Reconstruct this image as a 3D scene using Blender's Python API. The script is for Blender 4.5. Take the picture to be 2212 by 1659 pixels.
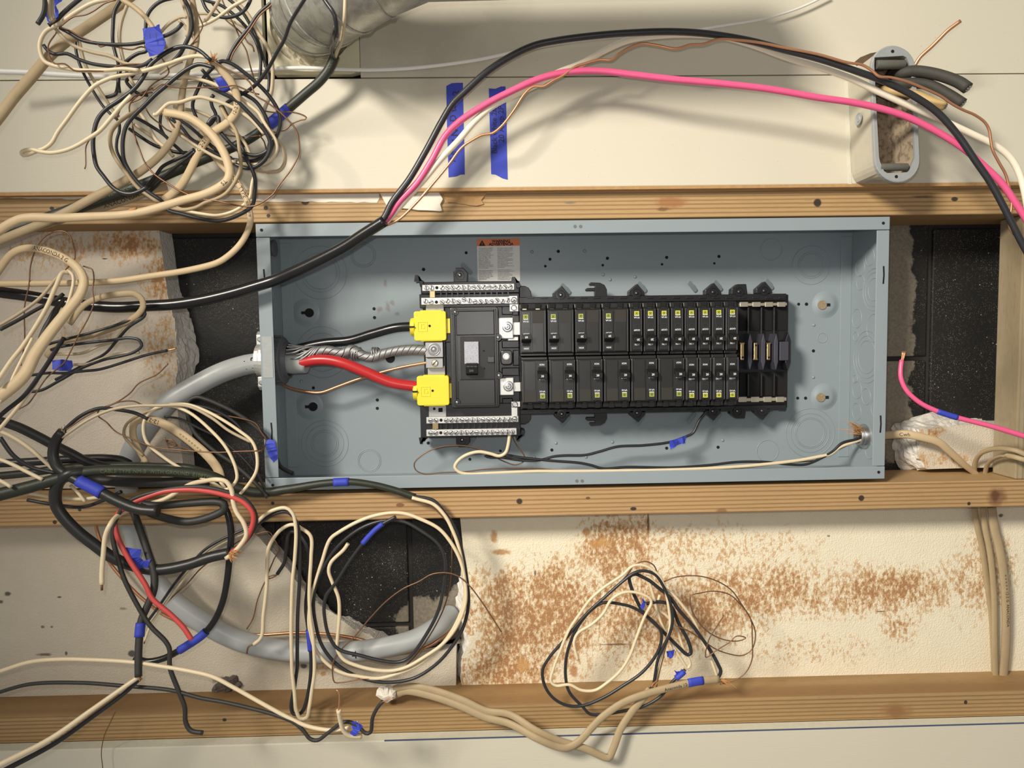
import bpy, bmesh, math, random
import numpy as np
from mathutils import Vector, Matrix, noise as mnoise
random.seed(7)
for o in list(bpy.data.objects): bpy.data.objects.remove(o)
SC = bpy.context.scene
COL = SC.collection

# ---------------------------------------------------------------- camera
F = 1500.0
CAM = np.array([-0.111, -0.955, 0.023])
def _rot(a, b, c):
    a, b, c = (math.radians(v) for v in (a, b, c))
    Rz = np.array([[math.cos(a), -math.sin(a), 0], [math.sin(a), math.cos(a), 0], [0, 0, 1]])
    Rx = np.array([[1, 0, 0], [0, math.cos(b), -math.sin(b)], [0, math.sin(b), math.cos(b)]])
    Ry = np.array([[math.cos(c), 0, math.sin(c)], [0, 1, 0], [-math.sin(c), 0, math.cos(c)]])
    return Rz @ Rx @ Ry
ROT = _rot(-1.25, -3.76, 0.86)
cd = bpy.data.cameras.new('camera'); cam = bpy.data.objects.new('camera', cd); COL.objects.link(cam)
cd.sensor_width = 36; cd.lens = 36 * F / 2212; cd.clip_start = .01
M4 = Matrix.Identity(4)
for i in range(3):
    M4[i][0] = ROT[i, 0]; M4[i][1] = ROT[i, 2]; M4[i][2] = -ROT[i, 1]; M4[i][3] = CAM[i]
cam.matrix_world = M4
SC.camera = cam
# ---------------------------------------------------------------- light and exposure
W = bpy.data.worlds.new('world'); SC.world = W; W.use_nodes = True
W.node_tree.nodes['Background'].inputs[0].default_value = (1.0, .95, .88, 1)
W.node_tree.nodes['Background'].inputs[1].default_value = .30
def lamp(name, loc, aim, power, size, col, shape='DISK'):
    l = bpy.data.lights.new(name, 'AREA'); l.shape = shape; l.size = size; l.energy = power; l.color = col
    o = bpy.data.objects.new(name, l); COL.objects.link(o); o.location = loc
    o.rotation_euler = (Vector(aim) - Vector(loc)).to_track_quat('-Z', 'Y').to_euler()
    return o
sl = bpy.data.lights.new('hooded_lamp', 'SPOT'); sl.energy = 400; sl.color = (1.0, .93, .815); sl.shadow_soft_size = .27; sl.spot_size = math.radians(57); sl.spot_blend = 1.0
so = bpy.data.objects.new('hooded_lamp', sl); COL.objects.link(so); so.location = (-1.45, -1.85, 1.20)
so.rotation_euler = (Vector((.62, 0, -.27)) - so.location).to_track_quat('-Z', 'Y').to_euler()
lamp('phone_flash', (-.130, -.958, .060), (-.05, 0, -.06), 1.6, .016, (1.0, .97, .94))
SC.view_settings.view_transform = 'Standard'; SC.view_settings.look = 'None'
SC.view_settings.exposure = 0.05; SC.view_settings.gamma = 1.0; SC.view_settings.use_curve_mapping = False

# ---------------------------------------------------------------- geometry helpers
def P(x, y, Y):
    """the point of the plane at depth Y that the photograph shows at pixel x, y"""
    d = ROT @ np.array([(x - 1106) / F, 1, (829.5 - y) / F])
    return Vector(CAM + d * ((Y - CAM[1]) / d[1]))
def S(Y): return (Y + .955) / F
def rect(x0, y0, x1, y1, Y):
    ps = [P(x0, y0, Y), P(x1, y0, Y), P(x1, y1, Y), P(x0, y1, Y)]
    return ((ps[0].x + ps[3].x) / 2, (ps[1].x + ps[2].x) / 2, (ps[2].z + ps[3].z) / 2, (ps[0].z + ps[1].z) / 2)
def bx(bm, x0, x1, y0, y1, z0, z1):
    v = [bm.verts.new(c) for c in ((x0, y0, z0), (x1, y0, z0), (x1, y1, z0), (x0, y1, z0), (x0, y0, z1), (x1, y0, z1), (x1, y1, z1), (x0, y1, z1))]
    for f in ((0, 1, 5, 4), (1, 2, 6, 5), (2, 3, 7, 6), (3, 0, 4, 7), (4, 5, 6, 7), (3, 2, 1, 0)):
        bm.faces.new([v[i] for i in f])
def bxp(bm, x0, y0, x1, y1, Yf, Yb):
    r = rect(x0, y0, x1, y1, Yf); bx(bm, r[0], r[1], Yf, Yb, r[2], r[3])
def prism(bm, pts, y0, y1):
    """outline of (x, z) points, extruded in depth"""
    a = sum(pts[i][0] * pts[(i + 1) % len(pts)][1] - pts[(i + 1) % len(pts)][0] * pts[i][1] for i in range(len(pts)))
    if a < 0: pts = pts[::-1]
    f = [bm.verts.new((p[0], y0, p[1])) for p in pts]; b = [bm.verts.new((p[0], y1, p[1])) for p in pts]
    bm.faces.new(f); bm.faces.new(b[::-1])
    n = len(pts)
    for i in range(n): bm.faces.new((f[i], b[i], b[(i + 1) % n], f[(i + 1) % n]))
def prismx(bm, pts, x0, x1):
    """outline of (y, z) points, extruded in x"""
    a = [bm.verts.new((x0, p[0], p[1])) for p in pts]; b = [bm.verts.new((x1, p[0], p[1])) for p in pts]
    bm.faces.new(a); bm.faces.new(b[::-1]); n = len(pts)
    for i in range(n): bm.faces.new((a[i], b[i], b[(i + 1) % n], a[(i + 1) % n]))
def circ(cx, cz, r, n=20, a0=0, a1=2 * math.pi):
    full = abs(a1 - a0 - 2 * math.pi) < 1e-6
    return [(cx + r * math.cos(a0 + (a1 - a0) * i / (n if full else n - 1)), cz + r * math.sin(a0 + (a1 - a0) * i / (n if full else n - 1))) for i in range(n)]
def rrect(x0, x1, z0, z1, r, n=5):
    out = []
    for cx, cz, a in ((x1 - r, z1 - r, 0), (x0 + r, z1 - r, 90), (x0 + r, z0 + r, 180), (x1 - r, z0 + r, 270)):
        out += [(cx + r * math.cos(math.radians(a + 90 * i / n)), cz + r * math.sin(math.radians(a + 90 * i / n))) for i in range(n + 1)]
    return out
def ring(bm, cx, cz, y, r, t, n=36, m=6):
    """a thin bead in the plane of the wall"""
    rows = []
    for i in range(n):
        a = 2 * math.pi * i / n
        rows.append([bm.verts.new((cx + (r + t * math.cos(b)) * math.cos(a), y + t * math.sin(b), cz + (r + t * math.cos(b)) * math.sin(a))) for b in (2 * math.pi * j / m for j in range(m))])
    for i in range(n):
        for j in range(m):
            bm.faces.new((rows[i][j], rows[i][(j + 1) % m], rows[(i + 1) % n][(j + 1) % m], rows[(i + 1) % n][j]))
def lathe(bm, prof, c, axis='y', n=28, close=True):
    """prof: list of (r, d) turned around an axis through c"""
    rows = []
    for r, d in prof:
        row = []
        for i in range(n):
            a = 2 * math.pi * i / n
            p = {'y': (r * math.cos(a), d, r * math.sin(a)), 'x': (d, r * math.cos(a), r * math.sin(a)), 'z': (r * math.cos(a), r * math.sin(a), d)}[axis]
            row.append(bm.verts.new((c[0] + p[0], c[1] + p[1], c[2] + p[2])))
        rows.append(row)
    for k in range(len(rows) - 1):
        for i in range(n): bm.faces.new((rows[k][i], rows[k][(i + 1) % n], rows[k + 1][(i + 1) % n], rows[k + 1][i]))
    if close:
        bm.faces.new(rows[0]); bm.faces.new(rows[-1][::-1])
def obj(name, bm, m, parent=None, bevel=0, smooth=False, seg=2, at=None):
    bmesh.ops.recalc_face_normals(bm, faces=bm.faces[:])
    me = bpy.data.meshes.new(name); bm.to_mesh(me); bm.free()
    return link(name, me, m, parent, bevel, smooth, seg, at)
def link(name, me, m, parent=None, bevel=0, smooth=False, seg=2, at=None):
    o = bpy.data.objects.new(name, me); COL.objects.link(o)
    if not me.materials: me.materials.append(m)
    if parent is not None:
        o.parent = parent
        if at is None: o.matrix_parent_inverse = Matrix.Translation(-ROOTLOC.get(parent.name, Vector((0, 0, 0))))
        else: o.location = at
    if smooth:
        for p in me.polygons: p.use_smooth = True
    if bevel:
        b = o.modifiers.new('bevel', 'BEVEL'); b.width = bevel; b.segments = seg; b.limit_method = 'ANGLE'; b.angle_limit = math.radians(40)
    return o
ROOTLOC = {}
def thing(name, label, cat, loc=(0, 0, 0), group=None):
    o = bpy.data.objects.new(name, None); COL.objects.link(o); o.location = loc; o.empty_display_size = .01
    ROOTLOC[o.name] = Vector(loc)
    tag(o, label, cat, group); return o
def tag(o, label=None, cat=None, group=None, kind=None):
    if label: o['label'] = label
    if cat: o['category'] = cat
    if group: o['group'] = group
    if kind: o['kind'] = kind
    return o
def dup(root, loc, rot=None, label=None, group=None):
    r = root.copy(); COL.objects.link(r); r.location = loc
    if rot is not None: r.rotation_euler = rot
    if label: r['label'] = label
    if group: r['group'] = group
    for ch in root.children:
        c = ch.copy(); COL.objects.link(c); c.parent = r; c.matrix_parent_inverse = ch.matrix_parent_inverse.copy()
        for g in ch.children:
            d = g.copy(); COL.objects.link(d); d.parent = c; d.matrix_parent_inverse = g.matrix_parent_inverse.copy()
    return r

# ---------------------------------------------------------------- materials
def lin(r, g, b):
    return tuple(((c / 255) / 12.92 if c / 255 <= .04045 else ((c / 255 + .055) / 1.055) ** 2.4) for c in (r, g, b)) + (1,)
class MT:
    """a small node-material builder"""
    def __init__(s, name, col, rough=.5, metal=0, spec=.5):
        s.m = bpy.data.materials.new(name); s.m.use_nodes = True; s.t = s.m.node_tree; s.b = s.t.nodes['Principled BSDF']
        s.b.inputs['Roughness'].default_value = rough; s.b.inputs['Metallic'].default_value = metal
        s.b.inputs['Specular IOR Level'].default_value = spec
        s.rgb = s.t.nodes.new('ShaderNodeRGB'); s.rgb.outputs[0].default_value = col
        s.c = s.rgb.outputs[0]; s.h = None
        s.co = s.t.nodes.new('ShaderNodeNewGeometry').outputs['Position']
    def n(s, kind, **kw):
        x = s.t.nodes.new(kind)
        for k, v in kw.items(): setattr(x, k, v)
        return x
    def put(s, sock, v):
        if hasattr(v, 'is_linked') or hasattr(v, 'links'): s.t.links.new(v, sock)
        else: sock.default_value = v
    def math(s, op, a, b=0.0, c=None, clamp=False):
        x = s.n('ShaderNodeMath', operation=op, use_clamp=clamp); s.put(x.inputs[0], a); s.put(x.inputs[1], b)
        if c is not None: s.put(x.inputs[2], c)
        return x.outputs[0]
    def ramp(s, v, lo, hi):
        x = s.n('ShaderNodeMapRange', interpolation_type='SMOOTHSTEP'); s.put(x.inputs[0], v); x.inputs[1].default_value = lo; x.inputs[2].default_value = hi
        return x.outputs[0]
    def vec(s, scale=(1, 1, 1), loc=(0, 0, 0)):
        x = s.n('ShaderNodeMapping'); s.t.links.new(s.co, x.inputs[0]); x.inputs['Scale'].default_value = scale; x.inputs['Location'].default_value = loc
        return x.outputs[0]
    def noise(s, sc, detail=3, vec=None, rough=.55, dist=0):
        x = s.n('ShaderNodeTexNoise'); s.t.links.new(vec or s.co, x.inputs[0]); x.inputs['Scale'].default_value = sc; x.inputs['Detail'].default_value = detail
        x.inputs['Roughness'].default_value = rough; x.inputs['Distortion'].default_value = dist
        return x.outputs[0]
    def vor(s, sc, vec=None, feature='F1'):
        x = s.n('ShaderNodeTexVoronoi', feature=feature); s.t.links.new(vec or s.co, x.inputs[0]); x.inputs['Scale'].default_value = sc
        return x.outputs[0]
    def mix(s, fac, col, mode='MIX'):
        x = s.n('ShaderNodeMix', data_type='RGBA', blend_type=mode); s.put(x.inputs[0], fac); s.t.links.new(s.c, x.inputs[6]); s.put(x.inputs[7], col)
        s.c = x.outputs[2]; return s
    def dist(s, c, r, warp=None, amp=0):
        """distance from c in units of the radii r, its edge roughened by a noise"""
        x = s.n('ShaderNodeVectorMath', operation='SUBTRACT'); s.t.links.new(s.co, x.inputs[0]); x.inputs[1].default_value = c
        y = s.n('ShaderNodeVectorMath', operation='DIVIDE'); s.t.links.new(x.outputs[0], y.inputs[0]); y.inputs[1].default_value = r
        z = s.n('ShaderNodeVectorMath', operation='LENGTH'); s.t.links.new(y.outputs[0], z.inputs[0])
        v = z.outputs['Value']
        if warp is not None: v = s.math('ADD', v, s.math('MULTIPLY', s.math('SUBTRACT', warp, .5), amp))
        return v
    def bump(s, h, strength=.3, d=.001):
        x = s.n('ShaderNodeBump'); x.inputs['Strength'].default_value = strength; x.inputs['Distance'].default_value = d; s.t.links.new(h, x.inputs['Height'])
        if s.h is not None: s.t.links.new(s.h, x.inputs['Normal'])
        s.h = x.outputs[0]; return s
    def vary(s, sc, amt, detail=4):
        f = s.noise(sc, detail); x = s.n('ShaderNodeHueSaturation')
        s.put(x.inputs['Value'], s.math('ADD', s.math('MULTIPLY', s.math('SUBTRACT', f, .5), 2 * amt), 1.0)); s.t.links.new(s.c, x.inputs['Color']); s.c = x.outputs[0]; return s
    def rough(s, v): s.put(s.b.inputs['Roughness'], v); return s
    def done(s):
        s.t.links.new(s.c, s.b.inputs['Base Color'])
        if s.h is not None: s.t.links.new(s.h, s.b.inputs['Normal'])
        return s.m
MA = {}
def simple(name, rgb, rough=.5, metal=0, vary=.06, vs=60, bump=0, bs=300, spec=.5):
    m = MT(name, lin(*rgb), rough, metal, spec)
    if vary: m.vary(vs, vary)
    if bump: m.bump(m.noise(bs, 4), bump, .0008)
    MA[name] = m.done(); return MA[name]
m = MT('box_paint', lin(141, 152, 157), .40); m.vary(40, .025); w = m.noise(110, 5, rough=.7)
for (x, y, rx, ry) in ((838, 662, 8, 14), (846, 655, 9, 7), (820, 668, 10, 10), (858, 678, 8, 5), (832, 612, 5, 12)):
    c = P(x, y, .0965); m.mix(m.math('MULTIPLY', m.math('SUBTRACT', 1.0, m.ramp(m.dist((c.x, c.y, c.z), (rx * S(.0965), .02, ry * S(.0965)), w, 2.4), .3, 1.0)), .5), lin(112, 84, 76))
m.bump(m.noise(900, 3), .05, .0008); MA['box_paint'] = m.done()
simple('black_plastic', (30, 30, 33), .34, 0, .15, 90, .06, 500)
simple('breaker_plastic', (40, 40, 40), .33, 0, .10, 120, .05, 700)
simple('handle_plastic', (26, 25, 23), .45, 0, .1)
simple('dark_hole', (6, 6, 7), .8, 0, 0)
simple('steel', (188, 188, 188), .36, .9, .08, 400, .08, 900)
simple('aluminium', (166, 166, 166), .5, .85, .1, 500, .15, 1200)
simple('tin_plate', (214, 213, 209), .45, .7, .05, 200, .06, 900)
simple('brass', (205, 180, 135), .3, 1, .12, 300)
simple('zinc_bar', (205, 198, 178), .34, .8, .08, 300, .08, 900)
simple('yellow_plastic', (232, 212, 52), .42, 0, .03)
simple('yellow_print', (205, 208, 70), .5, 0, .05)
simple('yellow_print_dim', (168, 178, 78), .5, 0, .05)
simple('white_print', (225, 228, 230), .6, 0, 0)
simple('black_print', (28, 26, 26), .7, 0, 0)
simple('ink', (38, 34, 66), .7, 0, .1)
simple('label_paper', (226, 224, 220), .5, 0, .02)
simple('label_orange', (222, 118, 62), .5, 0, .03)
simple('blue_tape', (50, 66, 178), .62, 0, .12, 140, .2, 700)
simple('wire_black', (42, 43, 46), .36, 0, .15, 200, .08, 400)
simple('wire_black_dusty', (46, 45, 42), .55, 0, .25, 150, .15, 400)
simple('cable_black', (36, 36, 35), .40, 0, .15, 90, .12, 300)
simple('cable_black_shiny', (26, 26, 27), .27, 0, .1, 60, .05, 300)
simple('cable_green_black', (42, 46, 36), .48, 0, .25, 110, .15, 350)
simple('wire_white', (222, 204, 170), .42, 0, .06, 120)
simple('wire_bright_white', (236, 228, 206), .34, 0, .04, 120)
simple('wire_pink', (226, 92, 138), .35, 0, .06, 100)
simple('wire_pink_dark', (172, 50, 92), .45, 0, .1, 100)
simple('wire_red', (184, 42, 44), .33, 0, .05, 100)
simple('wire_faded_red', (196, 74, 70), .42, 0, .08, 100)
simple('copper', (204, 150, 112), .36, .75, .08, 200)
simple('copper_dull', (128, 94, 70), .42, .55, .3, 200)
simple('cable_tan', (196, 173, 136), .55, 0, .10, 60, .12, 300)
simple('cable_tan_dirty', (168, 148, 114), .6, 0, .16, 50, .2, 300)
simple('wire_tan', (190, 172, 142), .5, 0, .1, 100)
simple('cable_grey', (170, 173, 172), .38, 0, .04, 40, .05, 100)
simple('coax_white', (232, 230, 224), .45, 0, .03)
simple('fibre', (176, 128, 80), .85, 0, .3, 400)
simple('bushing_grey', (92, 94, 98), .5, 0, .05)
simple('cast_side', (184, 178, 160), .75, .0, .1, 60, .3, 200)
simple('cast_metal', (160, 164, 164), .55, .2, .08, 120, .25, 250)
simple('roller', (92, 92, 84), .6, 0, .15, 200, .3, 500)
simple('clear_film', (206, 196, 170), .25, 0, .08, 60, .5, 60)
simple('faint_print', (92, 104, 66), .6, 0, .1)
m = MT('foam_fresh', lin(222, 216, 206), .85); m.vary(180, .12); m.bump(m.vor(300), .5, .0014); MA['foam_fresh'] = m.done()
simple('ridge_highlight', (72, 72, 75), .3, 0, .2, 300)  # lighter tint paints edge highlights onto the side ridges of the breakers
simple('rubber_stub', (58, 56, 50), .7, 0, .15, 200, .3, 600)
simple('tan_stub', (186, 158, 104), .55, 0, .1)
simple('black_handle_text', (220, 222, 225), .6, 0, 0)
# galvanised sheet: mottled spangle
m = MT('galvanised', lin(186, 186, 176), .42, .55)
sp = m.vor(38, m.vec((1, 1, 1)))
m.mix(m.math('MULTIPLY', m.ramp(m.noise(32, 6, rough=.7, dist=.8), .45, .6), .6), lin(138, 138, 128)).mix(m.math('MULTIPLY', m.ramp(m.noise(14, 4), .5, .7), .5), lin(204, 202, 190))
m.rough(m.math('ADD', m.math('MULTIPLY', m.noise(50, 4), .35), .2)); m.bump(m.noise(60, 3), .12); MA['galvanised'] = m.done()
# cream wall paint over boards, sooty next to the duct, faint brush marks
def wall_paint(name, soot):
    m = MT(name, lin(207, 201, 182), .62)
    m.vary(6, .03).mix(m.math('MULTIPLY', m.ramp(m.noise(260, 2), .70, .8), .25), lin(150, 135, 110))
    if soot:
        c = P(775, 40, -.009)
        w = m.noise(7, 6, rough=.65)
        d = m.dist((c.x + .07, c.y, c.z - .01), (.16, .3, .085), w, 1.5)
        m.mix(m.math('MULTIPLY', m.math('SUBTRACT', 1.0, m.ramp(d, .1, 1.25)), .62), lin(140, 132, 118))
    m.bump(m.noise(14, 4, m.vec((2, 1, 60))), .22, .0006).bump(m.noise(300, 3), .12, .0004)
    MA[name] = m.done()
wall_paint('wall_paint', True); wall_paint('wall_paint_clean', False)
simple('board_edge', (176, 138, 92), .8, 0, .25, 120, .3, 300)
simple('plaster_edge', (206, 204, 186), .8, 0, .1, 150, .2, 300)
simple('old_white_paint', (222, 214, 200), .6, 0, .1, 50, .3, 200)
simple('pencil_blue', (70, 84, 110), .8, 0, 0)
# lumber: grain runs along an axis
def lumber(name, base, dark, knots=(), axis='x', gap=1.0, dirt=0):
    m = MT(name, lin(*base), .62)
    sc = {'x': (1.1, 9, 34), 'z': (34, 9, 1.1)}[axis]
    v = m.vec(tuple(s * gap for s in sc), (1.7, .3, .9))
    g = m.n('ShaderNodeTexWave', wave_type='BANDS', bands_direction='Z' if axis == 'x' else 'X'); m.t.links.new(v, g.inputs[0])
    g.inputs['Scale'].default_value = 1.6; g.inputs['Distortion'].default_value = 3.2; g.inputs['Detail'].default_value = 3; g.inputs['Detail Scale'].default_value = .6
    m.mix(m.math('MULTIPLY', m.ramp(g.outputs[1], .45, 1.0), .8), lin(*dark))
    m.mix(m.math('MULTIPLY', m.ramp(m.noise(60, 5, m.vec(sc)), .5, .75), .35), lin(*[int(c * .8) for c in dark]))
    m.vary(5, .14)
    w = m.noise(90, 4)
    for (x, y, r, col) in knots:
        c = P(x, y, .003)
        d = m.dist((c.x, c.y, c.z), (r[0] * S(0), .03, r[1] * S(0)), w, 1.1 if max(r) > 10 else .5)
        m.mix(m.math('MULTIPLY', m.math('SUBTRACT', 1.0, m.ramp(d, .45 if max(r) > 10 else .75, 1.15)), .7 if max(r) > 10 else .95), lin(*col))
    if dirt: m.mix(m.math('MULTIPLY', m.ramp(m.noise(9, 4), .45, .7), dirt), lin(110, 95, 72))
    m.bump(g.outputs[1], .12, .0006).bump(m.noise(200, 3, m.vec((.2, 1, 3))), .12, .0004)
    MA[name] = m.done()
NAIL = (38, 32, 30); KN = (104, 68, 42)
lumber('stud_top', (178, 147, 102), (136, 102, 62), [(660, 436, (9, 7), NAIL), (1766, 438, (9, 9), NAIL), (1450, 436, (42, 15), (150, 96, 56)), (1432, 452, (16, 5), (96, 62, 40)), (2062, 430, (8, 5), NAIL), (574, 449, (5, 5), NAIL), (112, 450, (5, 4), NAIL), (580, 466, (4, 4), NAIL), (1232, 438, (14, 3), (110, 104, 96)), (1990, 425, (30, 3), (70, 60, 48))])
lumber('stud_mid', (178, 146, 102), (140, 102, 62), [(1122, 1083, (7, 7), NAIL), (1861, 1076, (7, 7), NAIL), (2153, 1075, (26, 24), (112, 72, 46)), (2150, 1072, (11, 14), (76, 46, 30)), (1368, 1099, (7, 4), NAIL), (1560, 1103, (14, 6), (120, 86, 52)), (589, 1087, (4, 4), NAIL), (172, 1101, (4, 4), NAIL), (118, 1128, (5, 5), NAIL), (865, 1091, (9, 5), (120, 84, 54)), (2093, 1088, (4, 4), NAIL), (1270, 1076, (5, 3), (100, 66, 40))])
lumber('stud_low', (170, 140, 96), (132, 98, 60), [(1938, 1537, (24, 15), (92, 66, 50)), (1938, 1537, (42, 26), (146, 108, 66)), (325, 1503, (13, 7), (78, 60, 48)), (2086, 1517, (4, 5), NAIL), (485, 1555, (5, 4), NAIL), (1215, 1500, (14, 5), (80, 66, 52)), (1342, 1480, (6, 7), (86, 56, 40))])
lumber('stud_side', (164, 150, 122), (140, 122, 92), [(2170, 570, (3, 5), NAIL), (2190, 690, (3, 5), (90, 70, 50))], 'z', .7, .4)
# bead-foam insulation board with rust-brown water stains
def foam(name, base, stains, specks=(), fine=.0):
    m = MT(name, lin(*base), .85)
    cells = m.vor(430); big = m.noise(16, 5, rough=.6); fineN = m.noise(330, 2); mid = m.noise(95, 4, rough=.7)
    m.vary(40, .06)
    if stains:
        acc = None
        for (x, y, rx, ry, k) in stains:
            c = P(x, y, .06)
            d = m.math('MULTIPLY', m.math('SUBTRACT', 1.0, m.ramp(m.dist((c.x, c.y, c.z), (rx * S(.06), .2, ry * S(.06)), big, 1.3), .15, 1.15)), k)
            acc = d if acc is None else m.math('MAXIMUM', acc, d)
        st = m.vec((1.25, 1, .75)); beads = m.math('ADD', m.math('MULTIPLY', m.noise(210, 3, st, .6), .6), m.math('MULTIPLY', m.noise(60, 5, st, .75, .6), .40))
        lift = m.math('ADD', beads, m.math('MULTIPLY', acc, .20))
        m.mix(m.math('MULTIPLY', m.ramp(lift, .555, .66), m.math('MULTIPLY', m.ramp(acc, .0, .35), .72)), lin(196, 152, 96))
        m.mix(m.math('MULTIPLY', m.ramp(lift, .64, .74), m.math('MULTIPLY', m.ramp(acc, .2, .8), .75)), lin(156, 102, 56))
    w = m.noise(55, 5, rough=.7)
    for (x, y, rx, ry, col) in specks:
        c = P(x, y, .06)
        m.mix(m.math('MULTIPLY', m.math('SUBTRACT', 1.0, m.ramp(m.dist((c.x, c.y, c.z), (rx * S(.06), .2, ry * S(.06)), w, 1.9), .4, 1.0)), .85), lin(*col))
    m.bump(cells, .35, .0014).bump(m.noise(120, 3, m.vec((3.2, 1, .7))), .25, .001)
    MA[name] = m.done()
BR = (176, 126, 66)
foam('foam_left', (208, 197, 180), [(300, 530, 130, 50, .9), (350, 600, 60, 110, .9), (120, 540, 150, 60, .6), (350, 760, 70, 140, .55), (200, 720, 260, 60, .3)], [(226, 559, 8, 2, (40, 36, 34))])
foam('foam_low_left', (204, 194, 174), [(700, 1440, 40, 30, .5)], [(18, 1283, 9, 6, (60, 52, 44)), (2, 1300, 8, 5, (80, 70, 60)), (128, 1290, 6, 3, (80, 70, 58)), (92, 1354, 6, 4, (110, 96, 80)), (112, 1354, 4, 3, (110, 96, 80)), (95, 1414, 20, 5, (90, 80, 66)), (143, 1411, 4, 7, (84, 74, 60)), (285, 1412, 10, 9, (44, 38, 34)), (655, 1438, 9, 7, (58, 50, 44)), (698, 1455, 8, 6, (170, 132, 82)), (265, 1315, 12, 5, (150, 132, 104)), (480, 1470, 26, 12, (112, 100, 88))])
foam('foam_low_right', (234, 224, 198), [(1330, 1190, 130, 110, 1.0), (1180, 1330, 300, 170, 1.0), (1430, 1320, 320, 150, .95), (1650, 1280, 330, 100, .85), (1900, 1280, 260, 90, .85), (2110, 1250, 110, 140, .65), (1080, 1440, 190, 80, 1.0), (1940, 1350, 70, 60, .7), (1500, 1180, 360, 70, .5), (1750, 1400, 300, 60, .3)],
     [(1067, 1160, 12, 18, BR), (1082, 1192, 26, 10, BR), (1268, 1150, 15, 14, BR), (1296, 1172, 28, 16, (190, 142, 84)), (1130, 1440, 20, 20, (196, 152, 94)), (1240, 1450, 14, 18, (176, 122, 70)), (1400, 1130, 3, 40, (110, 70, 44)), (1156, 1237, 4, 8, (110, 92, 72)), (1900, 1321, 18, 2, (84, 66, 52)), (2162, 1114, 7, 6, (70, 56, 46)), (1330, 1392, 50, 3, (120, 92, 66)), (1790, 1158, 5, 3, (120, 104, 80))])
foam('foam_chunk', (208, 198, 178), [(2010, 930, 40, 40, .7), (2040, 990, 90, 26, .7)])
# black damp-proofed concrete block with flecks and bare grey patches
m = MT('black_block', lin(24, 23, 22), .62)
fl = m.vor(520); fm = m.noise(11, 4)
m.mix(m.math('MULTIPLY', m.math('SUBTRACT', 1.0, m.ramp(fl, .10, .24)), m.ramp(m.math('ADD', fm, m.math('MULTIPLY', m.noise(120, 3), .5)), .62, .92)), lin(176, 164, 140))
m.mix(m.math('MULTIPLY', m.math('SUBTRACT', 1.0, m.ramp(m.vor(90), .05, .09)), m.ramp(m.noise(5, 2), .5, .6)), lin(206, 194, 168))
m.mix(m.math('MULTIPLY', m.ramp(m.noise(230, 4, rough=.7), .58, .72), .35), lin(78, 74, 66))
w = m.noise(38, 5, rough=.7)
bare = None
for (x, y, rx, ry) in [(1930, 545, 52, 75), (1930, 640, 52, 110), (1930, 760, 50, 140), (1926, 900, 48, 110), (955, 1335, 84, 56), (905, 1350, 54, 66), (1000, 1300, 40, 44)]:
    c = P(x, y, .0985); k = 1.0
    d = m.math('MULTIPLY', m.math('SUBTRACT', 1.0, m.ramp(m.dist((c.x, c.y, c.z), (rx * S(.0985), .3, ry * S(.0985)), w, 1.0), .82, 1.02)), k)
    bare = d if bare is None else m.math('MAXIMUM', bare, d)
g = m.noise(260, 3)
x = m.n('ShaderNodeMix', data_type='RGBA'); m.put(x.inputs[0], g); x.inputs[6].default_value = lin(96, 88, 78); x.inputs[7].default_value = lin(158, 148, 130)
m.mix(m.math('MULTIPLY', bare, m.ramp(m.math('ADD', bare, m.math('MULTIPLY', g, .8)), .5, .95)), x.outputs[2])
m.bump(m.noise(260, 4), .5, .0012); MA['black_block'] = m.done()
simple('mortar', (44, 42, 40), .9, 0, .2, 200, .4, 300)

# ================================================================ the setting
def empty_struct(name):
    o = bpy.data.objects.new(name, None); COL.objects.link(o); o['kind'] = 'structure'; ROOTLOC[o.name] = Vector((0, 0, 0)); return o
# block wall behind everything: mortar sheet and single blocks standing proud of the joints
YW = .0985
bm = bmesh.new(); bx(bm, -1.0, 1.1, YW + .004, YW + .02, -.75, .75)
wb = obj('wall_back', bm, MA['mortar']); wb['kind'] = 'structure'
jx = P(2005, 780, YW).x; jz = P(870, 1349, YW).z
bw, bh = .2007, .4
xs = [jx + bw * k for k in range(-9, 3)]
for k, x in enumerate(xs[:-1]):
    z0 = jz - .4 - (.2 if k % 2 else 0)
    for r in range(4):
        if z0 + r * bh > .62 or z0 + (r + 1) * bh < -.5: continue
        bm = bmesh.new(); bx(bm, x + .0035, x + bw - .0035, YW + random.uniform(-.0006, .0006), YW + .012, z0 + r * bh + .0035, z0 + (r + 1) * bh - .0035)
        obj('concrete_block', bm, MA['black_block'], wb, .002)
# painted boards of the upper wall, with a duct cut-out
YU = -.009
zb = P(1106, 405, YU).z; zj = P(1106, 166, YU).z
wu = empty_struct('wall_upper')
bm = bmesh.new(); bx(bm, -1.05, 1.15, YU, .003, zb, zj - .0006); obj('plank', bm, MA['wall_paint'], wu, .0012)
r0 = rect(566, -60, 776, 162, YU)
bm = bmesh.new()
for (a, b, c, d) in ((-1.05, r0[0], zj + .0006, .72), (r0[1], 1.15, zj + .0006, .72), (r0[0], r0[1], r0[3], .72)): bx(bm, a, b, YU, .003, c, d)
obj('plank', bm, MA['wall_paint'], wu, 0)
bm = bmesh.new(); bx(bm, -1.05, 1.15, YU - .0004, .0028, zb - .004, zb + .0002); obj('board_edge', bm, MA['board_edge'], wu)
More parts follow.
